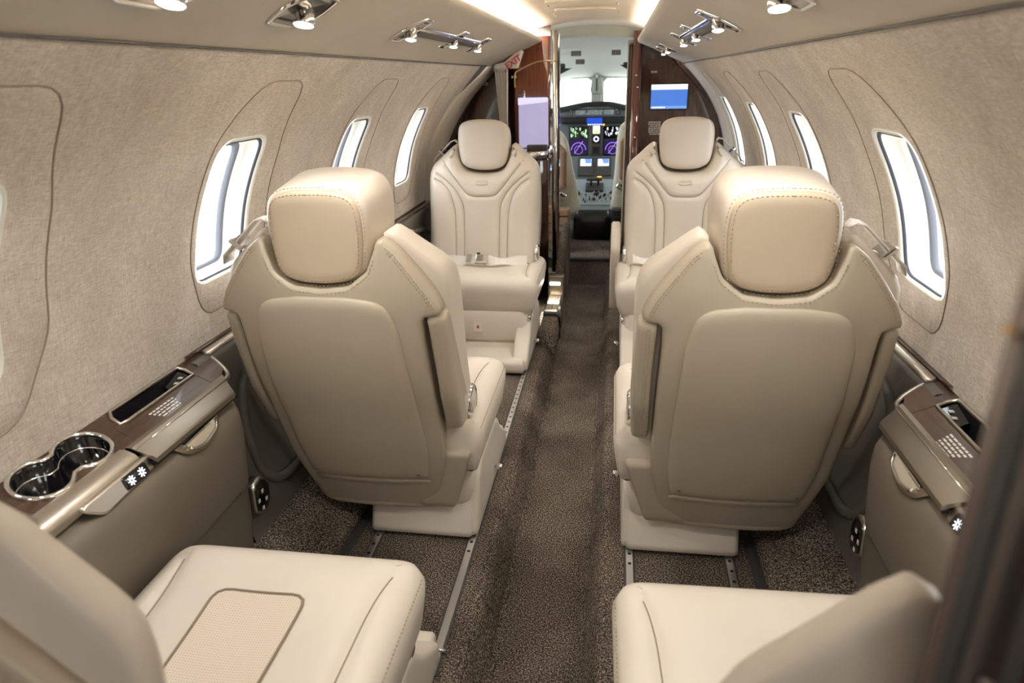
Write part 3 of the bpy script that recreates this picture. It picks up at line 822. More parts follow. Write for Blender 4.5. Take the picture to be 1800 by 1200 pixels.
    for cy in (.844, .869):
        bm = bmesh.new()
        for k in range(8):
            a = k*PI/4; pts = []
            for rr_ in (.0035, .0075):
                y, z = cy+rr_*math.cos(a), .494+rr_*math.sin(a); pts.append(S(sx(z)-.0088, y, z))
            tube_bm(pts, .0009, 4, bm=bm)
        tube_bm([S(sx(.494+.0027*math.sin(a))-.0088, cy+.0027*math.cos(a), .494+.0027*math.sin(a)) for a in [k*PI/5 for k in range(10)]], .0008, 4, True, bm)
        from_bm('sun_icon', bm, SUN, bt)
    # placard: rows of tiny white print on the wood
    bm = bmesh.new()
    for row in range(7):
        x = .690-.0062*row; y0, y1 = (1.0+.004*row, 1.075-.003*row)
        if row == 6: y0, y1 = 1.02, 1.115
        y = y0
        while y < y1:
            wv = random.uniform(.006, .013); wv = min(wv, y1-y)
            q = [(x, y), (x, y+wv), (x-.0032, y+wv), (x-.0032, y)]
            bm.faces.new([bm.verts.new(S(a, b, tz(a)+.0008)) for a, b in q]); y += wv+.0025
    from_bm('placard', bm, TXT, t, False)
    # wood lid joint lines
    for y in (.928, 1.165): tube('joint_line', [S(.666, y, tz(.666)), S(.702, y+.004, tz(.702))], .0008, BLACK, t, 4)
    return t
console(-1, 'left'); console(1, 'right')
for s, side in ((-1, 'left'), (1, 'right')):
    t = thing('control_panel', 'black oval button panel low on the %s wall ahead of the console' % side, 'control panel', (s*.648, 1.235, .20))
    T = lambda y, z, wv: (s*(wv-.012*(z-.0)/.1 if False else wv), y, z)
    po = rpoly([(-.036, -.022), (.0, -.046), (.034, -.03), (.034, .016), (.012, .05), (-.032, .042)], .02, 5)
    pillow('bezel', po, [(0, .018), (0, -.004), (.002, -.006)], T, NICKEL, t, sp=.01)
    fc_ = pillow('face', inset(ccw(po), .005), [(0, -.004), (.001, -.0075)], T, GLOSSB, t, sp=.01)
    for y, z in ((.0, .015), (-.018, .0), (.012, -.012), (-.006, -.026)):
        box('button', (s*-.008, y, z), (.001, .008, .009), TXT, fc_, 0)

# ------------------------------------------------------------------ overhead reading lights
SA = math.atan2(1.134-1.2315, .477-.25)     # slope of the soffit
def sofz(x): return interp(x, [.25, .30, .40, .477], [1.2315, 1.212, 1.168, 1.134])
def lamp(t, s, dy, r=.026, lit=True, loc=(0, 0)):
    mt = Matrix.Translation((loc[0], dy, -.016-loc[1])) @ Matrix.Rotation(math.radians(-19), 4, 'X')
    lm = from_bm('lamp', lathe_bm([(.0001, .03), (r*.8, .03), (r*.86, .012), (r, .010), (r, -.012), (r*.94, -.014), (r*.9, -.012)], 28, mt), CHROME, t)
    bm = lathe_bm([(.0001, -.0125), (r*.9, -.0125), (r*.9, -.0118), (.0001, -.0118)], 28, mt)
    from_bm('lens', bm, LAMP, lm)
def spot(x, y, z, power, ang=128):
    l = bpy.data.lights.new('reading_spot', 'SPOT'); l.energy = power; l.spot_size = math.radians(ang); l.spot_blend = .8
    l.shadow_soft_size = .03; l.color = (1, .955, .885)
    o = bpy.data.objects.new('reading_spot_light', l); C.objects.link(o); o.location = (x, y, z); return o
def single(s, y, label):
    x = .352; z = sofz(x)
    t = thing('reading_light', label, 'light', (s*x, y, z), 0, 'overhead reading lights')
    sl = math.tan(SA)*s   # dz per +x
    po = rpoly([(-.050, -.040), (-.010, -.080), (.044, -.050), (.048, .036), (.010, .076), (-.046, .044)], [.014, .04, .014, .014, .04, .014], 5)
    f = lambda a, b, wv: (s*a, b, sl*s*a-wv)
    pillow('bezel', po, [(.0, -.004), (0, .003), (.004, .005), (.008, .003), (.010, -.001)], f, CHROME, t, sp=.008, caps=(0, 0))
    # nearly flat dish; its dark chrome colours in the recess's shade
    bm = bmesh.new(); R = []
    q = resample(ccw(po), .008)
    for ins_, wv in ((.008, .0030), (.012, .0012), (.02, .0008)): R.append([bm.verts.new(f(p[0], p[1], wv+.0)) for p in inset(q, ins_)])
    for a, b in zip(R, R[1:]):
        for i in range(len(a)): bm.faces.new((a[i], a[(i+1) % len(a)], b[(i+1) % len(b)], b[i]))
    bm.faces.new(R[-1]); from_bm('bowl', bm, RCHROME, t)
    lamp(t, s, 0, .0165, loc=(s*.004, -.006)); spot(s*x, y, z-.045, SPOTP)
SPOTP = 4.1
single(-1, .775, 'single chrome reading light nearest the camera on the left soffit')
single(-1, 1.12, 'single chrome reading light between nearest light and light bar, left soffit')
single(1, 1.12, 'single chrome reading light on the right soffit')
def cluster(s, y0, label, ys=(0, .45, .83), sc=1.0, bar=True):
    x = .345; z = sofz(x)
    t = thing('light_bar', label, 'light', (s*x, y0, z), 0, 'overhead light bars')
    sl = math.tan(SA)
    f = lambda a, b, wv: (s*a, b, sl*a-wv)
    if bar:
        bb = rpoly([(-.020, ys[0]), (.020, ys[0]), (.020, ys[-1]), (-.020, ys[-1])], .004, 2)
        pillow('bar', bb, [(0, -.004), (0, .004), (.003, .006)], f, CHROME, t, sp=.05)
        b2 = rpoly([(-.011, ys[0]+.03), (.011, ys[0]+.03), (.011, ys[-1]-.03), (-.011, ys[-1]-.03)], .004, 2)
        pillow('slot', b2, [(0, .0), (0, .0066)], f, GREYP, t, sp=.05)
    for i, yy in enumerate(ys):
        k = sc*(.84 if i == 0 else .76)
        po = rpoly([(-.058*k, yy-.035), (.0, yy-.066*k), (.058*k, yy-.028), (.058*k, yy+.035), (.0, yy+.062*k), (-.058*k, yy+.028)], .012, 4)
        pillow('bezel', po, [(0, -.004), (0, .004), (.004, .006), (.008, .004)], f, CHROME, t, sp=.01, caps=(1, 0))
        pillow('bowl', inset(ccw(resample(po, .008)), .007), [(0, .0), (0, .0042)], f, RCHROME, t, sp=.012)
        lamp(t, s, yy, .0165*k, loc=(s*.002, -.006)); spot(s*x, y0+yy, z-.045, SPOTP*.8)
cluster(-1, 1.69, 'chrome bar of three small lights on the left soffit')
cluster(1, 1.69, 'chrome bar of three small lights on the right soffit')
cluster(1, 3.30, 'short pair of small chrome lights on the right soffit by the bulkhead', (0, .30), .8, False)
# the same lamps carry on aft of the lens
spot(.352, .775, 1.13, SPOTP)

# ------------------------------------------------------------------ front left: exit sign, curtain, galley cabinet
def textmesh(name, txt, size, m, mtx, parent=None, ext=.0004, bold=True):
    cu = bpy.data.curves.new(name, 'FONT'); cu.body = txt; cu.size = size; cu.extrude = ext; cu.offset = .0008 if bold else 0; cu.align_x = 'CENTER'; cu.align_y = 'CENTER'
    tmp = bpy.data.objects.new('tmp', cu); C.objects.link(tmp)
    dg = bpy.context.evaluated_depsgraph_get(); me = bpy.data.meshes.new_from_object(tmp.evaluated_get(dg))
    bpy.data.objects.remove(tmp); bpy.data.curves.remove(cu)
    me.transform(mtx); me.name = name; me.materials.clear(); return link(name, me, m, parent)
t = thing('exit_sign', 'white tilted sign with red EXIT lettering under the left soffit', 'sign', (-.392, 3.50, 1.145))
so = rpoly([(-.062, -.022), (.052, -.022), (.080, .055), (.062, .062), (-.015, .006), (-.062, -.002)], [.006, .006, .008, .006, .02, .006], 4)
pillow('sign_body', so, [(0, .0), (0, .035), (.003, .038)], lambda a, z, wv: (a, .02-wv, z), WHITEP, t, sp=.012)
textmesh('lettering', 'EXIT', .040, RED, Matrix.Translation((.032, -.0195, .006)) @ Matrix.Rotation(math.radians(32), 4, 'Y').inverted() @ Matrix.Rotation(PI/2, 4, 'X'), t)
tube('top_edge', [(a, -.006, z) for a, z in ((-.015, .010), (.03, .042), (.060, .066), (.080, .060))], .003, GREYP, t, 6)
def curtain(name, label, x0, x1, y, z0, z1, n, s=1, m=WEB, taper=.5):
    t = thing(name, label, 'curtain', ((x0+x1)/2, y, z0))
    bm = bmesh.new(); R = []
    for j in range(13):
        f = j/12; z = z0+(z1-z0)*f; k = 1-taper*(1-f)
        R.append([bm.verts.new(((x0-x1)/2*k+(x1-x0)*k*i/(4*n)+(1-k)*(x1-x0)*.25, .012*math.cos(i*PI/2)*(1 if i % 2 == 0 else 0)*k, z-z0)) for i in range(4*n+1)])
    for a, b in zip(R, R[1:]):
        for i in range(4*n): bm.faces.new((a[i], a[i+1], b[i+1], b[i]))
    o = from_bm('pleats', bm, m, t); sm = o.modifiers.new('thick', 'SOLIDIFY'); sm.thickness = .003
    tube('heading', [((x0-x1)/2, 0, z1-z0), ((x1-x0)/2, 0, z1-z0)], .012, m, t, 8)
curtain('curtain', 'gathered cream curtain hanging below the exit sign', -.462, -.392, 3.52, .78, 1.125, 5, taper=.55)
CURT = leather('brown_curtain', srgb(150, 136, 120), .8)
curtain('curtain', 'gathered brown curtain at right of the cockpit doorway', .185, .238, 4.06, .10, 1.245, 4, m=CURT, taper=-.1)
rod = from_bm('curtain_rod', tube_bm(catmull([(-.352, 3.47, 1.035), (-.352, 3.47, 1.095), (-.33, 3.47, 1.115), (-.25, 3.46, 1.148), (-.19, 3.45, 1.152), (-.150, 3.45, 1.150)], False, 6), .004, 8), BRASS)
tag(rod, 'curved brass rod reaching from the curtain to the doorway post', 'rod')
t = thing('galley_cabinet', 'dark wooden galley cabinet with lavender lit panel left of the doorway', 'cabinet', (-.36, 3.45, 0))
G = lambda x, y, z: (x+.36, y-3.45, z)
# lower body with a rounded aisle corner
lo = rpoly([(-.62, 3.66), (-.62, 3.40), (-.245, 3.36), (-.190, 3.43), (-.190, 3.66)], [0, .0, .06, .05, 0], 6)
pillow('lower_body', lo, [(.0, -.02), (0, .70), (.004, .71)], lambda x, y, z: G(x, y, z), WOOD, t, sp=.03)
pillow('counter_rim', lo, [(.0, .712), (-.008, .716), (-.008, .740), (-.003, .747), (.004, .747)], lambda x, y, z: G(x, y, z), CHROME, t, sp=.03)
up = rpoly([(-.37, 3.66), (-.37, 3.56), (-.192, 3.56), (-.192, 3.66)], .004, 2)
pillow('upper_body', up, [(0, .747), (0, 1.265)], lambda x, y, z: G(x, y, z), WOODR, t, sp=.04)
lav = rpoly([(-.345, .752), (-.200, .752), (-.200, .985), (-.345, .985)], .002, 2)
lp = pillow('lit_panel', lav, [(0, .0), (0, .03)], lambda x, z, wv: G(x, 3.562-wv, z), LAV, t, sp=.05)
pillow('light_hood', rpoly([(-.345, .955), (-.200, .968), (-.200, .989), (-.345, .989)], .002, 2), [(0, .028), (0, .05)], lambda x, z, wv: G(x, 3.562-wv, z), emis('hood_glow', srgb(226, 220, 246), .8), lp, sp=.05)
box('counter_block', G(-.25, 3.50, .757), (.10, .05, .022), GREYP, t, .003)
tube('tap', [G(-.315, 3.53, .985), G(-.315, 3.53, 1.022)], .005, CHROME, t, 8)
# small fittings and print on the bulkhead
def print_block(name, label, x, y, z, wd, rows, pitch, parent=None):
    bm = bmesh.new()
    for r_ in range(rows):
        ww = wd*random.uniform(.7, 1); xx = x-ww/2
        while xx < x+ww/2:
            k = random.uniform(.006, .014)
            bm.faces.new([bm.verts.new(p) for p in ((xx, y, z-r_*pitch), (xx+k, y, z-r_*pitch), (xx+k, y, z-r_*pitch-pitch*.5), (xx, y, z-r_*pitch-pitch*.5))]); xx += k+.003
    o = from_bm(name, bm, TXT, parent, False)
    if not parent: tag(o, label, 'placard')
print_block('placard', 'tiny white print on the dark bulkhead at left above the seat', -.545, 3.688, 1.062, .05, 2, .009)
t = thing('call_button', 'small pair of white lights on the dark wood beside the cream curtain', 'switch', (-.365, 3.53, 1.085))
for x in (-.008, .008): from_bm('button', lathe_bm([(.0001, 0), (.005, 0), (.004, .003), (.0001, .004)], 12, Matrix.Translation((x, 0, 0)) @ Matrix.Rotation(PI/2, 4, 'X')), TXT, t)
box('backing', (0, .016, 0), (.03, .03, .02), WOOD, t, .002)
t = thing('doorway_post', 'mirror chrome post at left of the cockpit doorway', 'post', (-.168, 3.60, 0))
pillow('post_core', rpoly([(-.014, -.03), (.010, -.03), (.010, .03), (-.014, .03)], .008, 4), [(0, .10), (0, 1.29)], lambda x, y, z: (x, y, z), CHROME, t, sp=.01)
box('dark_edge', (.016, .01, .69), (.010, .05, 1.18), WOOD, t, .002)
# right side
t = thing('monitor', 'small wall monitor glowing blue on the right wooden bulkhead', 'monitor', (.414, 4.018, .968))
box('bezel', (0, -.006, 0), (.206, .012, .136), GLOSSB, t, .004)
scn = box('screen', (0, -.0125, -.012), (.192, .001, .098), SBLUE, t, 0)
box('screen_header', (0, -.0125, .050), (.192, .001, .026), SWHITE, t, 0)
box('screen_footer', (0, -.0131, -.054), (.192, .001, .014), SBLUE2, t, 0)
bm = bmesh.new()
for k in range(9): box_bm(-.086+.008*k, -.0138, -.054, .006, .0006, .007, 0, 1, bm)
from_bm('screen_caption', bm, SWHITE, t, False)
print_block('placard', 'block of tiny white print on the dark bulkhead below the monitor', .342, 4.017, .84, .062, 7, .0105)
t = thing('wall_switch', 'small bright metal switch on the right bulkhead above the monitor', 'switch', (.327, 4.015, 1.095))
box('plate', (0, 0, 0), (.035, .008, .012), CHROME, t, .003)
for k in (-1, 1): box('toggle', (k*.008, -.006, 0), (.008, .008, .006), TXT, t, .001)
t = thing('doorway_jamb', 'rounded red-brown wooden jamb at right of the cockpit doorway', 'post', (.235, 4.0, -.1))
pillow('jamb', rpoly([(-.022, -.02), (.026, -.02), (.026, .04), (-.022, .04)], .018, 6), [(0, .0), (0, 1.40)], lambda x, y, z: (x, y, z), WOODR, t, sp=.01)
for z, x in ((1.18, .0), (1.12, .01), (.86, .006), (.70, .004)):
    from_bm('screw', lathe_bm([(.0001, 0), (.005, 0), (.004, .003), (.0001, .004)], 10, Matrix.Translation((x, -.02, z)) @ Matrix.Rotation(PI/2, 4, 'X')), CHROME, t)

# footstep with courtesy light, and the carpeted hump ahead of it
t = thing('entry_step', 'ribbed metal footstep with glowing strip beside the front left seat', 'step', (-.141, 3.0, 0))
sp2 = rpoly([(-.030, -.08), (.038, -.08), (.046, .0), (.038, .055), (-.030, .055)], [0, .0, .01, .02, 0], 4)
pillow('step_body', sp2, [(0, -.16), (0, .0)][::1], lambda x, z, wv: (x, .22+wv*3, z), CARPET, t, sp=.03)
tr_ = rpoly([(-.030, .050), (.030, .050), (.044, .040), (.050, .0), (.050, -.08), (.044, -.08), (.044, .0), (.038, .034), (.028, .044), (-.030, .044)], .003, 2)
pillow('tread', tr_, [(0, .045), (0, .30)], lambda x, z, wv: (x, wv-.02, z+.012), NICKEL, t, sp=.01)
bm = bmesh.new()
for k in range(5): tube_bm([(-.024+.0135*k, .03, .0625), (-.024+.0135*k, .27, .0625)], .0025, 6, bm=bm)
from_bm('ribs', bm, NICKELD, t)
nz = rpoly([(-.030, .066), (.032, .066), (.052, .052), (.056, -.0), (.05, -.0), (.046, .046), (.030, .058), (-.030, .058)], .003, 2)
pillow('nosing', nz, [(0, -.03), (0, .03)], lambda x, z, wv: (x, wv, z), GREYP, t, sp=.01)
box('riser', (.004, .30, .105), (.08, .05, .11), NICKELD, t, .006)
box('light_strip', (.000, .272, .12), (.052, .006, .016), STEPL, t, .003)
l = bpy.data.lights.new('step_lamp', 'AREA'); l.shape = 'RECTANGLE'; l.size = .08; l.size_y = .012; l.energy = .25; l.color = (1, .88, .7)
o = bpy.data.objects.new('step_lamp_light', l); C.objects.link(o); o.location = (-.15, 3.262, .118); o.rotation_euler = (math.radians(-60), 0, 0)
hump = pillow('carpet_hump', rpoly([(3.34, -.1), (3.34, .16), (3.60, .30), (3.98, .30), (3.98, -.1)], [0, .05, .15, .03, 0], 5), [(0, -.146), (0, -.13), (.01, -.115), (.025, -.108)], lambda y, z, x: (x, y, z), CARPET, sp=.04)
tag(hump, 'rounded carpeted hump between the left footstep and the cockpit step', 'hump')

# ------------------------------------------------------------------ belts and small things on the seats
def belt_on(seat_, s):
    # lap belt lying across the cushion at the foot of the backrest (local frame: +y forward)
    yb = .165; pts = [(-.20, yb-.03, .335), (-.15, yb, .340), (-.08, yb+.012, .340), (-.03, yb+.014, .345), (.03, yb+.014, .345), (.08, yb+.010, .340), (.15, yb, .345), (.20, yb-.03, .35)]
    pts = catmull(pts, False, 5)
    bm = bmesh.new(); R = []
    for i, p in enumerate(pts):
        tw = .35*math.sin(i*.55); hw = .021
        R.append([bm.verts.new((p[0], p[1]+q*hw*math.cos(.7+tw), p[2]+.024-q*hw*math.sin(.7+tw)+dz)) for q, dz in ((-1, 0), (1, 0), (1, .003), (-1, .003))])
    for a, b in zip(R, R[1:]):
        for i in range(4): bm.faces.new((a[i], a[(i+1) % 4], b[(i+1) % 4], b[i]))
    bm.faces.new(R[0]); bm.faces.new(R[-1][::-1])
    o = from_bm('lap_belt', bm, WEB, seat_, False)
    rot = Matrix.Rotation(-.7, 3, 'X')
    bk = box('buckle', (-.012, yb+.018, .378), (.052, .050, .014), NICKEL, o, .003, rot)
    box('buckle_release', (-.008, yb+.026, .387), (.030, .026, .004), CHROME, bk, .002, rot)
    box('buckle_slot', (.0, yb+.012, .397), (.016, .012, .002), BLACK, bk, 0, rot)
    box('belt_adjuster', (.040, yb+.018, .376), (.022, .046, .008), CHROME, o, .002, rot)
belt_on(seatL1, -1); belt_on(seatR1, 1)
def shoulder_guide(seat_, s, rz):
    # s: the seat's aisle side; the guide sits on the other shoulder
    yb = yr(.79)+.085
    box('belt_guide', (-s*.196, yb, .783), (.030, .062, .010), CHROME, seat_, .004, Matrix.Rotation(s*.76, 3, 'Y'))
    bm = bmesh.new(); R = []
    for a, z, dy, hw in ((.126, .822, .006, .015), (.136, .832, .0, .020), (.152, .828, .0, .023), (.185, .796, .0, .023), (.210, .772, -.004, .024), (.226, .757, -.004, .024), (.232, .74, .0, .022)):
        R.append([bm.verts.new((-s*a, yb+dy+q*hw, z+dz)) for q, dz in ((-1, 0), (1, 0), (1, .004), (-1, .004))])
    for a, b in zip(R, R[1:]):
        for i in range(4): bm.faces.new((a[i], a[(i+1) % 4], b[(i+1) % 4], b[i]))
    bm.faces.new(R[0]); bm.faces.new(R[-1][::-1])
    from_bm('shoulder_belt', bm, WEB, seat_)
for st_, s in ((seatA2, 1), (seatB2, -1), (seatR1, 1), (seatL1, -1)): shoulder_guide(st_, s, 0)
# paper tag hanging under the front left cushion
tg = box('paper_tag', (-.03, .392, .155), (.036, .0015, .052), PAPER, seatL1, 0)
box('tag_mark', (-.03, .3932, .150), (.008, .001, .012), RED, tg, 0)
# deployed armrest at the aisle side of the front right seat
ar = rpoly([(-.05, .16), (.03, .10), (.10, .30), (.16, .42), (.12, .50), (.02, .52), (-.05, .46)], [.03, .04, .2, .05, .04, .05, .05], 5)
am = pillow('aisle_armrest', ar, [(.008, .252), (0, .258), (0, .284), (.008, .292)], lambda y, z, wv: (wv, y-.06, z-.02), CREAM, seatR1, sp=.02)
pillow('wood_inlay', rpoly([(.02, .30), (.09, .33), (.12, .43), (.04, .46), (.0, .40)], .02, 4), [(0, .289), (.003, .296)], lambda y, z, wv: (wv, y-.06, z-.02), WOOD, am, sp=.02)

# ------------------------------------------------------------------ cockpit
def cockpit():
    ys = [4.02, 4.3, 4.6, 4.9, 5.15, 5.42]
    top = [1.285, 1.275, 1.255, 1.215, 1.155, 1.075]; hw = [.66, .66, .64, .60, .56, .52]
    bm = bmesh.new(); R = []
    for y, t_, h in zip(ys, top, hw):
        a = []
        for k in range(13):
            th = PI*k/12; x = -h*math.copysign(abs(math.cos(th))**.75, math.cos(th)); z = .70+(t_-.70)*abs(math.sin(th))**.55
            a.append(bm.verts.new((x, y, z)))
        R.append([bm.verts.new((-h-.04, y, .0))]+a+[bm.verts.new((h+.04, y, .0))])
    for i, (a, b) in enumerate(zip(R, R[1:])):
        for k in range(len(a)-1):
            if i in (2, 3) and k in (1, 2, 11, 12): continue    # side windows
            bm.faces.new((a[k], a[k+1], b[k+1], b[k]))
    o = from_bm('ceiling_cockpit', bm, LINER); struct(o)
    # windshield frame and panes
    bm = bmesh.new()
    poly = resample(ccw([(-.60, 0), (.60, 0), (.60, .8), (.50, 1.0), (.30, 1.085), (-.30, 1.085), (-.50, 1.0), (-.60, .8)]), .08)
    h1 = resample(ccw(rpoly([(-.46, .86), (-.055, .86), (-.052, 1.064), (-.30, 1.060), (-.44, .98)], .02, 4)), .04)
    h2 = resample(ccw(rpoly([(.46, .86), (.040, .86), (.038, 1.062), (.30, 1.060), (.44, .98)], .02, 4)), .04)
    P, tr = cdt(poly, fillpts(poly, .1, (), [h1, h2]), [h1, h2])
    o = pyd('wall_windshield_frame', [(p[0], 5.42, p[1]) for p in P], tr, LINER); struct(o)
    for nm, h in (('window_10', h1), ('window_11', h2)):
        P, tr = cdt(h, []); o = pyd(nm, [(p[0], 5.425, p[1]) for p in P], tr, GLASS); struct(o)
    o = pyd('wall_cockpit_left', [(-.85, 4.05, 0), (-.60, 4.05, 0), (-.60, 4.05, 1.1), (-.85, 4.05, 1.1)], [(0, 1, 2, 3)], LINER); struct(o)
cockpit()
t = thing('compass_post', 'pale centre post with black slot between the two windshield panes', 'post', (-.008, 5.36, 1.0))
po = rpoly([(-.040, .075), (.030, .075), (.046, -.02), (.030, -.045), (-.040, -.045), (-.052, -.02)], .012, 4)
pillow('housing', po, [(0, -.0), (0, -.05), (.006, -.058)], lambda x, z, wv: (x, wv+.05, z), LINER, t, sp=.02)
box('slot', (-.005, -.011, .02), (.006, .006, .085), BLACK, t, 0)
from_bm('mirror_knob', lathe_bm([(.0001, 0), (.011, 0), (.010, .006), (.0001, .008)], 16, Matrix.Translation((-.005, -.012, .078)) @ Matrix.Rotation(PI/2, 4, 'X')), TXT, t)
box('lower_post', (-.005, .02, -.09), (.07, .04, .09), LINER, t, .004)
for x, z, w_, side, lab in ((-.125, 1.205, .062, -1, 'left grey air grille nearer the doorway on the cockpit ceiling'), (-.108, 1.16, .058, -1, 'left grey air grille nearer the windshield on the cockpit ceiling'), (.122, 1.205, .055, 1, 'right grey air grille on the cockpit ceiling')):
    yy = 4.62 if z > 1.18 else 4.80
    t = thing('air_grille', lab, 'grille', (x, yy, z+.008), 0)
    box('grille_plate', (0, 0, 0), (w_, .018, .030), GREYP, t, .003)
    for k in (-1, 0, 1): box('louvre', (0, -.010, k*.009), (w_*.85, .003, .003), NICKELD, t, 0)
for s, x, lab in ((-1, -.235, 'dark triangular sun visor at the left of the cockpit ceiling'), (1, .198, 'dark triangular sun visor at the right of the cockpit ceiling')):
    t = thing('sun_visor', lab, 'visor', (x, 4.8, 1.10))
    po = ccw([(-.06, .03), (.075, .03), (-.045, -.02)] if s < 0 else [(.06, .03), (-.05, .045), (.045, -.01)])
    pillow('visor_panel', po, [(0, 0), (0, .006)], lambda a, z, wv: (a, wv, z), GASKET if s < 0 else BLACK, t, sp=.03)
    tube('visor_edge', [(po[0][0], -.002, po[0][1])] + [(p[0], -.002, p[1]) for p in po[1:]], .004, BLACK, t, 6, True)
    box('visor_mount', (s*.02, .02, .045), (.10, .03, .03), GREYP, t, .008)
# instrument panel
t = thing('instrument_panel', 'grey cockpit instrument panel with lit displays under a dark glareshield', 'instrument panel', (0, 4.95, .55))
I = lambda x, y, z: (x, y-4.95, z-.55)
gs = catmull([(-.50, .82), (-.42, .865), (-.25, .885), (-.10, .912), (0, .917), (.10, .914), (.22, .89), (.42, .865), (.50, .82)], False, 6)
bm = bmesh.new(); R = []
for y, dz in ((5.36, -.02), (5.0, 0), (4.93, -.004), (4.90, -.02), (4.90, -.034)):
    R.append([bm.verts.new(I(x, y, z+dz)) for x, z in gs])
for a, b in zip(R, R[1:]):
    for i in range(len(a)-1): bm.faces.new((a[i], a[i+1], b[i+1], b[i]))
from_bm('glareshield', bm, GLARE, t)
pillow('upper_console', rpoly([(-.27, .822), (.24, .822), (.21, .878), (-.23, .872)], .01, 3), [(0, 0), (0, .03)], lambda x, z, wv: I(x, 4.945-wv, z), PANELG, t, sp=.05)
for x, w_ in ((-.165, .03), (-.105, .07), (-.01, .10), (.085, .07), (.15, .03)):
    box('radio_module', I(x, 4.912, .850), (w_, .008, .032), GREYP if abs(x) > .12 else PANELL, t, .003)
bm = bmesh.new()
for k in range(34): box_bm(*I(random.uniform(-.18, .16), 4.906, random.uniform(.838, .864)), .006, .004, .004, 0, 1, bm)
from_bm('radio_keys', bm, TXT, t, False)
pillow('shroud', rpoly([(-.235, .775), (.215, .775), (.23, .822), (-.25, .822)], .006, 3), [(0, 0), (0, .035)], lambda x, z, wv: I(x, 4.95-wv, z), GLARE, t, sp=.06)
box('annunciator', I(-.01, 4.913, .796), (.105, .004, .036), SSKY, t, 0)
pillow('panel_face', rpoly([(-.45, .42), (.45, .42), (.45, .80), (-.45, .80)], .01, 2), [(0, 0), (0, .02)], lambda x, z, wv: I(x, 4.975-wv, z), PANELG, t, sp=.1)
bm = bmesh.new()
for k in range(7): lathe_bm([(.0001, 0), (.006, 0), (.0001, .004)], 8, Matrix.Translation(I(-.052+.0145*k, 4.952, .770)) @ Matrix.Rotation(PI/2, 4, 'X'), bm)
from_bm('warning_lights', bm, SWHITE, t)
box('amber_warning_light', I(.052, 4.95, .770), (.010, .006, .014), SAMBER, t, 0)
for x in (-.118, .118):
    d = box('flight_display', I(x, 4.952, .660), (.135, .008, .195), GLOSSB, t, .003)
    box('map_screen', I(x, 4.9475, .622), (.122, .001, .105), SNAVY, d, 0)
    bm = bmesh.new()
    for k in range(26): box_bm(*I(x+random.uniform(-.055, .055), 4.946, random.uniform(.690, .745)), random.choice((.004, .009)), .001, random.choice((.004, .012, .018)), 0, 1, bm)
    from_bm('readouts', bm, SGREEN if x < 0 else SWHITE, d, False)
    bm = bmesh.new()
    tube_bm([I(x+.05*math.cos(a), 4.9462, .600+.05*math.sin(a)) for a in [PI*k/14 for k in range(15)]], .0022, 5, bm=bm)
    tube_bm([I(x+.028*math.cos(a), 4.9462, .600+.028*math.sin(a)) for a in [2*PI*k/16 for k in range(16)]], .0014, 5, True, bm)
    tube_bm([I(x-.03, 4.9462, .575), I(x+.03, 4.9462, .660)], .002, 5, bm=bm)
    from_bm('compass_rose', bm, SPURP, d)
box('standby_column', I(.003, 4.951, .655), (.068, .008, .22), GREYP, t, .003)
sd = box('standby_display', I(.003, 4.945, .735), (.048, .004, .052), SWHITE, t, 0)
box('standby_ground', I(.003, 4.9425, .722), (.03, .001, .020), SAMBER, sd, 0)
s2 = box('engine_display', I(.003, 4.945, .672), (.048, .004, .052), GLOSSB, t, 0)
from_bm('engine_dial', tube_bm([I(.003+.015*math.cos(a), 4.942, .673+.015*math.sin(a)) for a in [2*PI*k/14 for k in range(14)]], .005, 6, True), SWHITE, s2)
box('gear_panel', I(.003, 4.945, .600), (.044, .004, .045), BLACK, t, .002)
# pedestal
t = thing('centre_pedestal', 'pale grey cockpit pedestal with twin throttles and many switches', 'pedestal', (0, 4.7, .07))
Q = lambda x, y, z: (x, y-4.7, z-.07)
def slab(name, pts, m, th=.02, parent=None):
    bm = bmesh.new(); a = [Vector(p) for p in pts]; nn = (a[1]-a[0]).cross(a[2]-a[1]).normalized()
    f = [bm.verts.new(p) for p in a]; g = [bm.verts.new(p-nn*th) for p in a]; bm.faces.new(f); bm.faces.new(g[::-1])
    for i in range(len(a)): bm.faces.new((f[i], f[(i+1) % len(a)], g[(i+1) % len(a)], g[i]))
    return from_bm(name, bm, m, parent or t, False)
slab('upper_face', [Q(-.14, 4.80, .42), Q(.145, 4.80, .42), Q(.17, 4.91, .56), Q(-.17, 4.91, .56)], PANELG)
slab('top_face', [Q(-.13, 4.55, .29), Q(.135, 4.55, .29), Q(.145, 4.80, .42), Q(-.14, 4.80, .42)], PANELL)
slab('rear_face', [Q(-.04, 4.50, .215), Q(.06, 4.50, .215), Q(.135, 4.55, .285), Q(-.13, 4.55, .285)], PANELL)
pillow('pedestal_body', rpoly([(-.14, 4.48), (.145, 4.48), (.145, 4.92), (-.14, 4.92)], .05, 4), [(0, 0), (0, .14), (.03, .19)], lambda x, y, wv: Q(x*.9, y, .07+wv), BLACK, t, sp=.04)
for x in (-.062, .058):
    u = slab('radio_unit', [Q(x-.054, 4.806, .445), Q(x+.054, 4.806, .445), Q(x+.054, 4.902, .556), Q(x-.054, 4.902, .556)], GREYP, .006)
    slab('radio_screen', [Q(x-.038, 4.850, .505), Q(x+.038, 4.850, .505), Q(x+.038, 4.885, .546), Q(x-.038, 4.885, .546)], SWHITE, .004, u)
    slab('radio_graph', [Q(x+.0, 4.860, .521), Q(x+.036, 4.860, .521), Q(x+.036, 4.882, .547), Q(x-.01, 4.882, .547)], SBLUE2, .003, u)
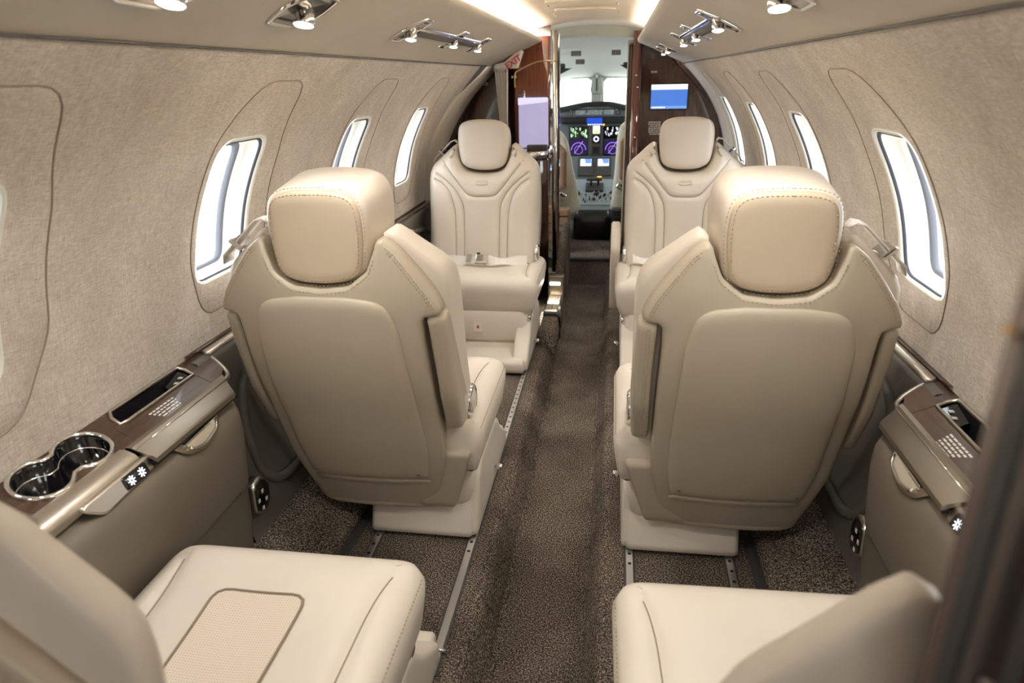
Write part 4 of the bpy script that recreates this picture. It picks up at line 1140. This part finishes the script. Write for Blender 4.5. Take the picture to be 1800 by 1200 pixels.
for x in (-.018, .030):
    tube('throttle_lever', [Q(x, 4.72, .375), Q(x, 4.70, .43)], .008, BLACK, t, 8)
    tube('throttle_grip', [Q(x-.03, 4.695, .435), Q(x+.024, 4.695, .435)], .013, GREYP, t, 10)
box('throttle_quadrant', Q(.006, 4.71, .375), (.12, .09, .03), GREYP, t, .006, Matrix.Rotation(.48, 3, 'X'))
box('amber_lamp', Q(.035, 4.79, .432), (.03, .02, .016), SAMBER, t, .004)
bm = bmesh.new(); b2 = bmesh.new()
for k in range(46):
    x = random.uniform(-.115, .12); y = random.uniform(4.57, 4.66); z = .29+(y-4.55)*.52
    box_bm(*Q(x, y, z+.008), .008, .008, .018, 0, 1, bm if k % 2 else b2)
from_bm('switches', bm, BLACK, t, False); from_bm('switch_caps', b2, TXT, t, False)
# pilot seats seen through the doorway
for s, side in ((-1, 'left'), (1, 'right')):
    t = thing('pilot_seat', 'pilot seat with pale sheepskin cover, at %s in the cockpit' % side, 'seat', (s*.345, 4.22, .07), 0, 'pilot seats')
    dz = .0 if s < 0 else .06
    lw = .258 if s < 0 else .218
    q = [(-.155, .62+dz), (-.10, .70+dz), (0, .73+dz), (.10, .73+dz), (.155, .70+dz), (.195, .64+dz), (.5*(.2+lw), .48), (lw, .33), (lw-.02, .20), (-.15, .16)]
    pillow('sheepskin_back', catmull(q, True, 5), [(.02, -.03), (.004, -.02), (0, .02), (.004, .07), (.02, .085)], lambda x, z, wv: (-s*x, .09+wv-.10*(z-.3), z), SHEEP, t, sp=.025)
    q2 = rpoly([(-.17, .10), (.15, .10), (.15, .42), (.115, .58+dz), (.04, .64+dz), (-.12, .62+dz)], [.02, .02, .06, .06, .05, .05], 4)
    pillow('seat_shell', q2, [(.006, -.06), (0, -.05), (0, .02)], lambda x, z, wv: (-s*x, .06+wv-.10*(z-.3), z), BLACK, t, sp=.03)
    ox = .147 if s < 0 else .135
    pd = rpoly([(ox, .38+dz*.9), (ox+.048, .37+dz*.9), (ox+.05, .60+dz*.9), (ox, .65+dz*.9)], [.02, .02, .012, .012], 4)
    pillow('side_pad', pd, [(0, -.02), (.003, -.05), (.008, -.055)], lambda x, z, wv: (-s*x, .03+wv-.10*(z-.3), z), BROWNP, t, sp=.02)
    box('belt_fitting', (-s*.172, -.03, .34+dz*.8), (.05, .03, .03), CHROME, t, .008, Matrix.Rotation(.6, 3, 'Y'))
    pillow('seat_cushion', rpoly([(-.16, .05), (.16, .05), (.16, .45), (-.16, .45)], .04, 4), [(.01, .16), (0, .18), (0, .24), (.02, .27)], lambda x, y, z: (x, y, z), SHEEP, t, sp=.05)
    bx = box('side_box', (-s*.165, -.06, .135), (.11, .08, .27), BROWNP if s < 0 else BLACK, t, .012)
    for k in range(4): box('box_line', (-s*.165, -.1015, .06+.055*k), (.10, .002, .004), BLACK if s < 0 else GREYP, bx, 0)

# ------------------------------------------------------------------ aft door at the right of the camera
t = thing('door_1', 'dark wooden sliding door', 'door', (.25, .198, -.1)); del t['label']; del t['category']; struct(t)
pillow('door_leaf', rpoly([(.003, -.013), (.62, -.013), (.62, .013), (.003, .013)], .003, 3), [(0, .0), (0, 1.36)], lambda x, y, z: (x, y, z), DOORW, t, sp=.03)
for x0, x1, y0, y1, m in ((.0, .006, .004, .014, DTRIM), (-.001, .004, -.007, .004, RUBBER), (.0, .008, -.015, -.007, DOORW), (.016, .024, -.0155, -.010, DTRIM), (.034, .038, -.015, -.010, RUBBER), (.048, .058, -.0155, -.010, DTRIM)):
    pillow('door_stile', rpoly([(x0, y0), (x1, y0), (x1, y1), (x0, y1)], .0015, 3), [(0, .001), (0, 1.359)], lambda a, y, z: (a, y, z), m, t, sp=.01)
box('door_latch', (.003, -.018, .995), (.005, .004, .022), NICKEL, t, .002)
box('door_bolt', (-.0005, .010, 1.112), (.005, .006, .0025), BRASS, t, .001)
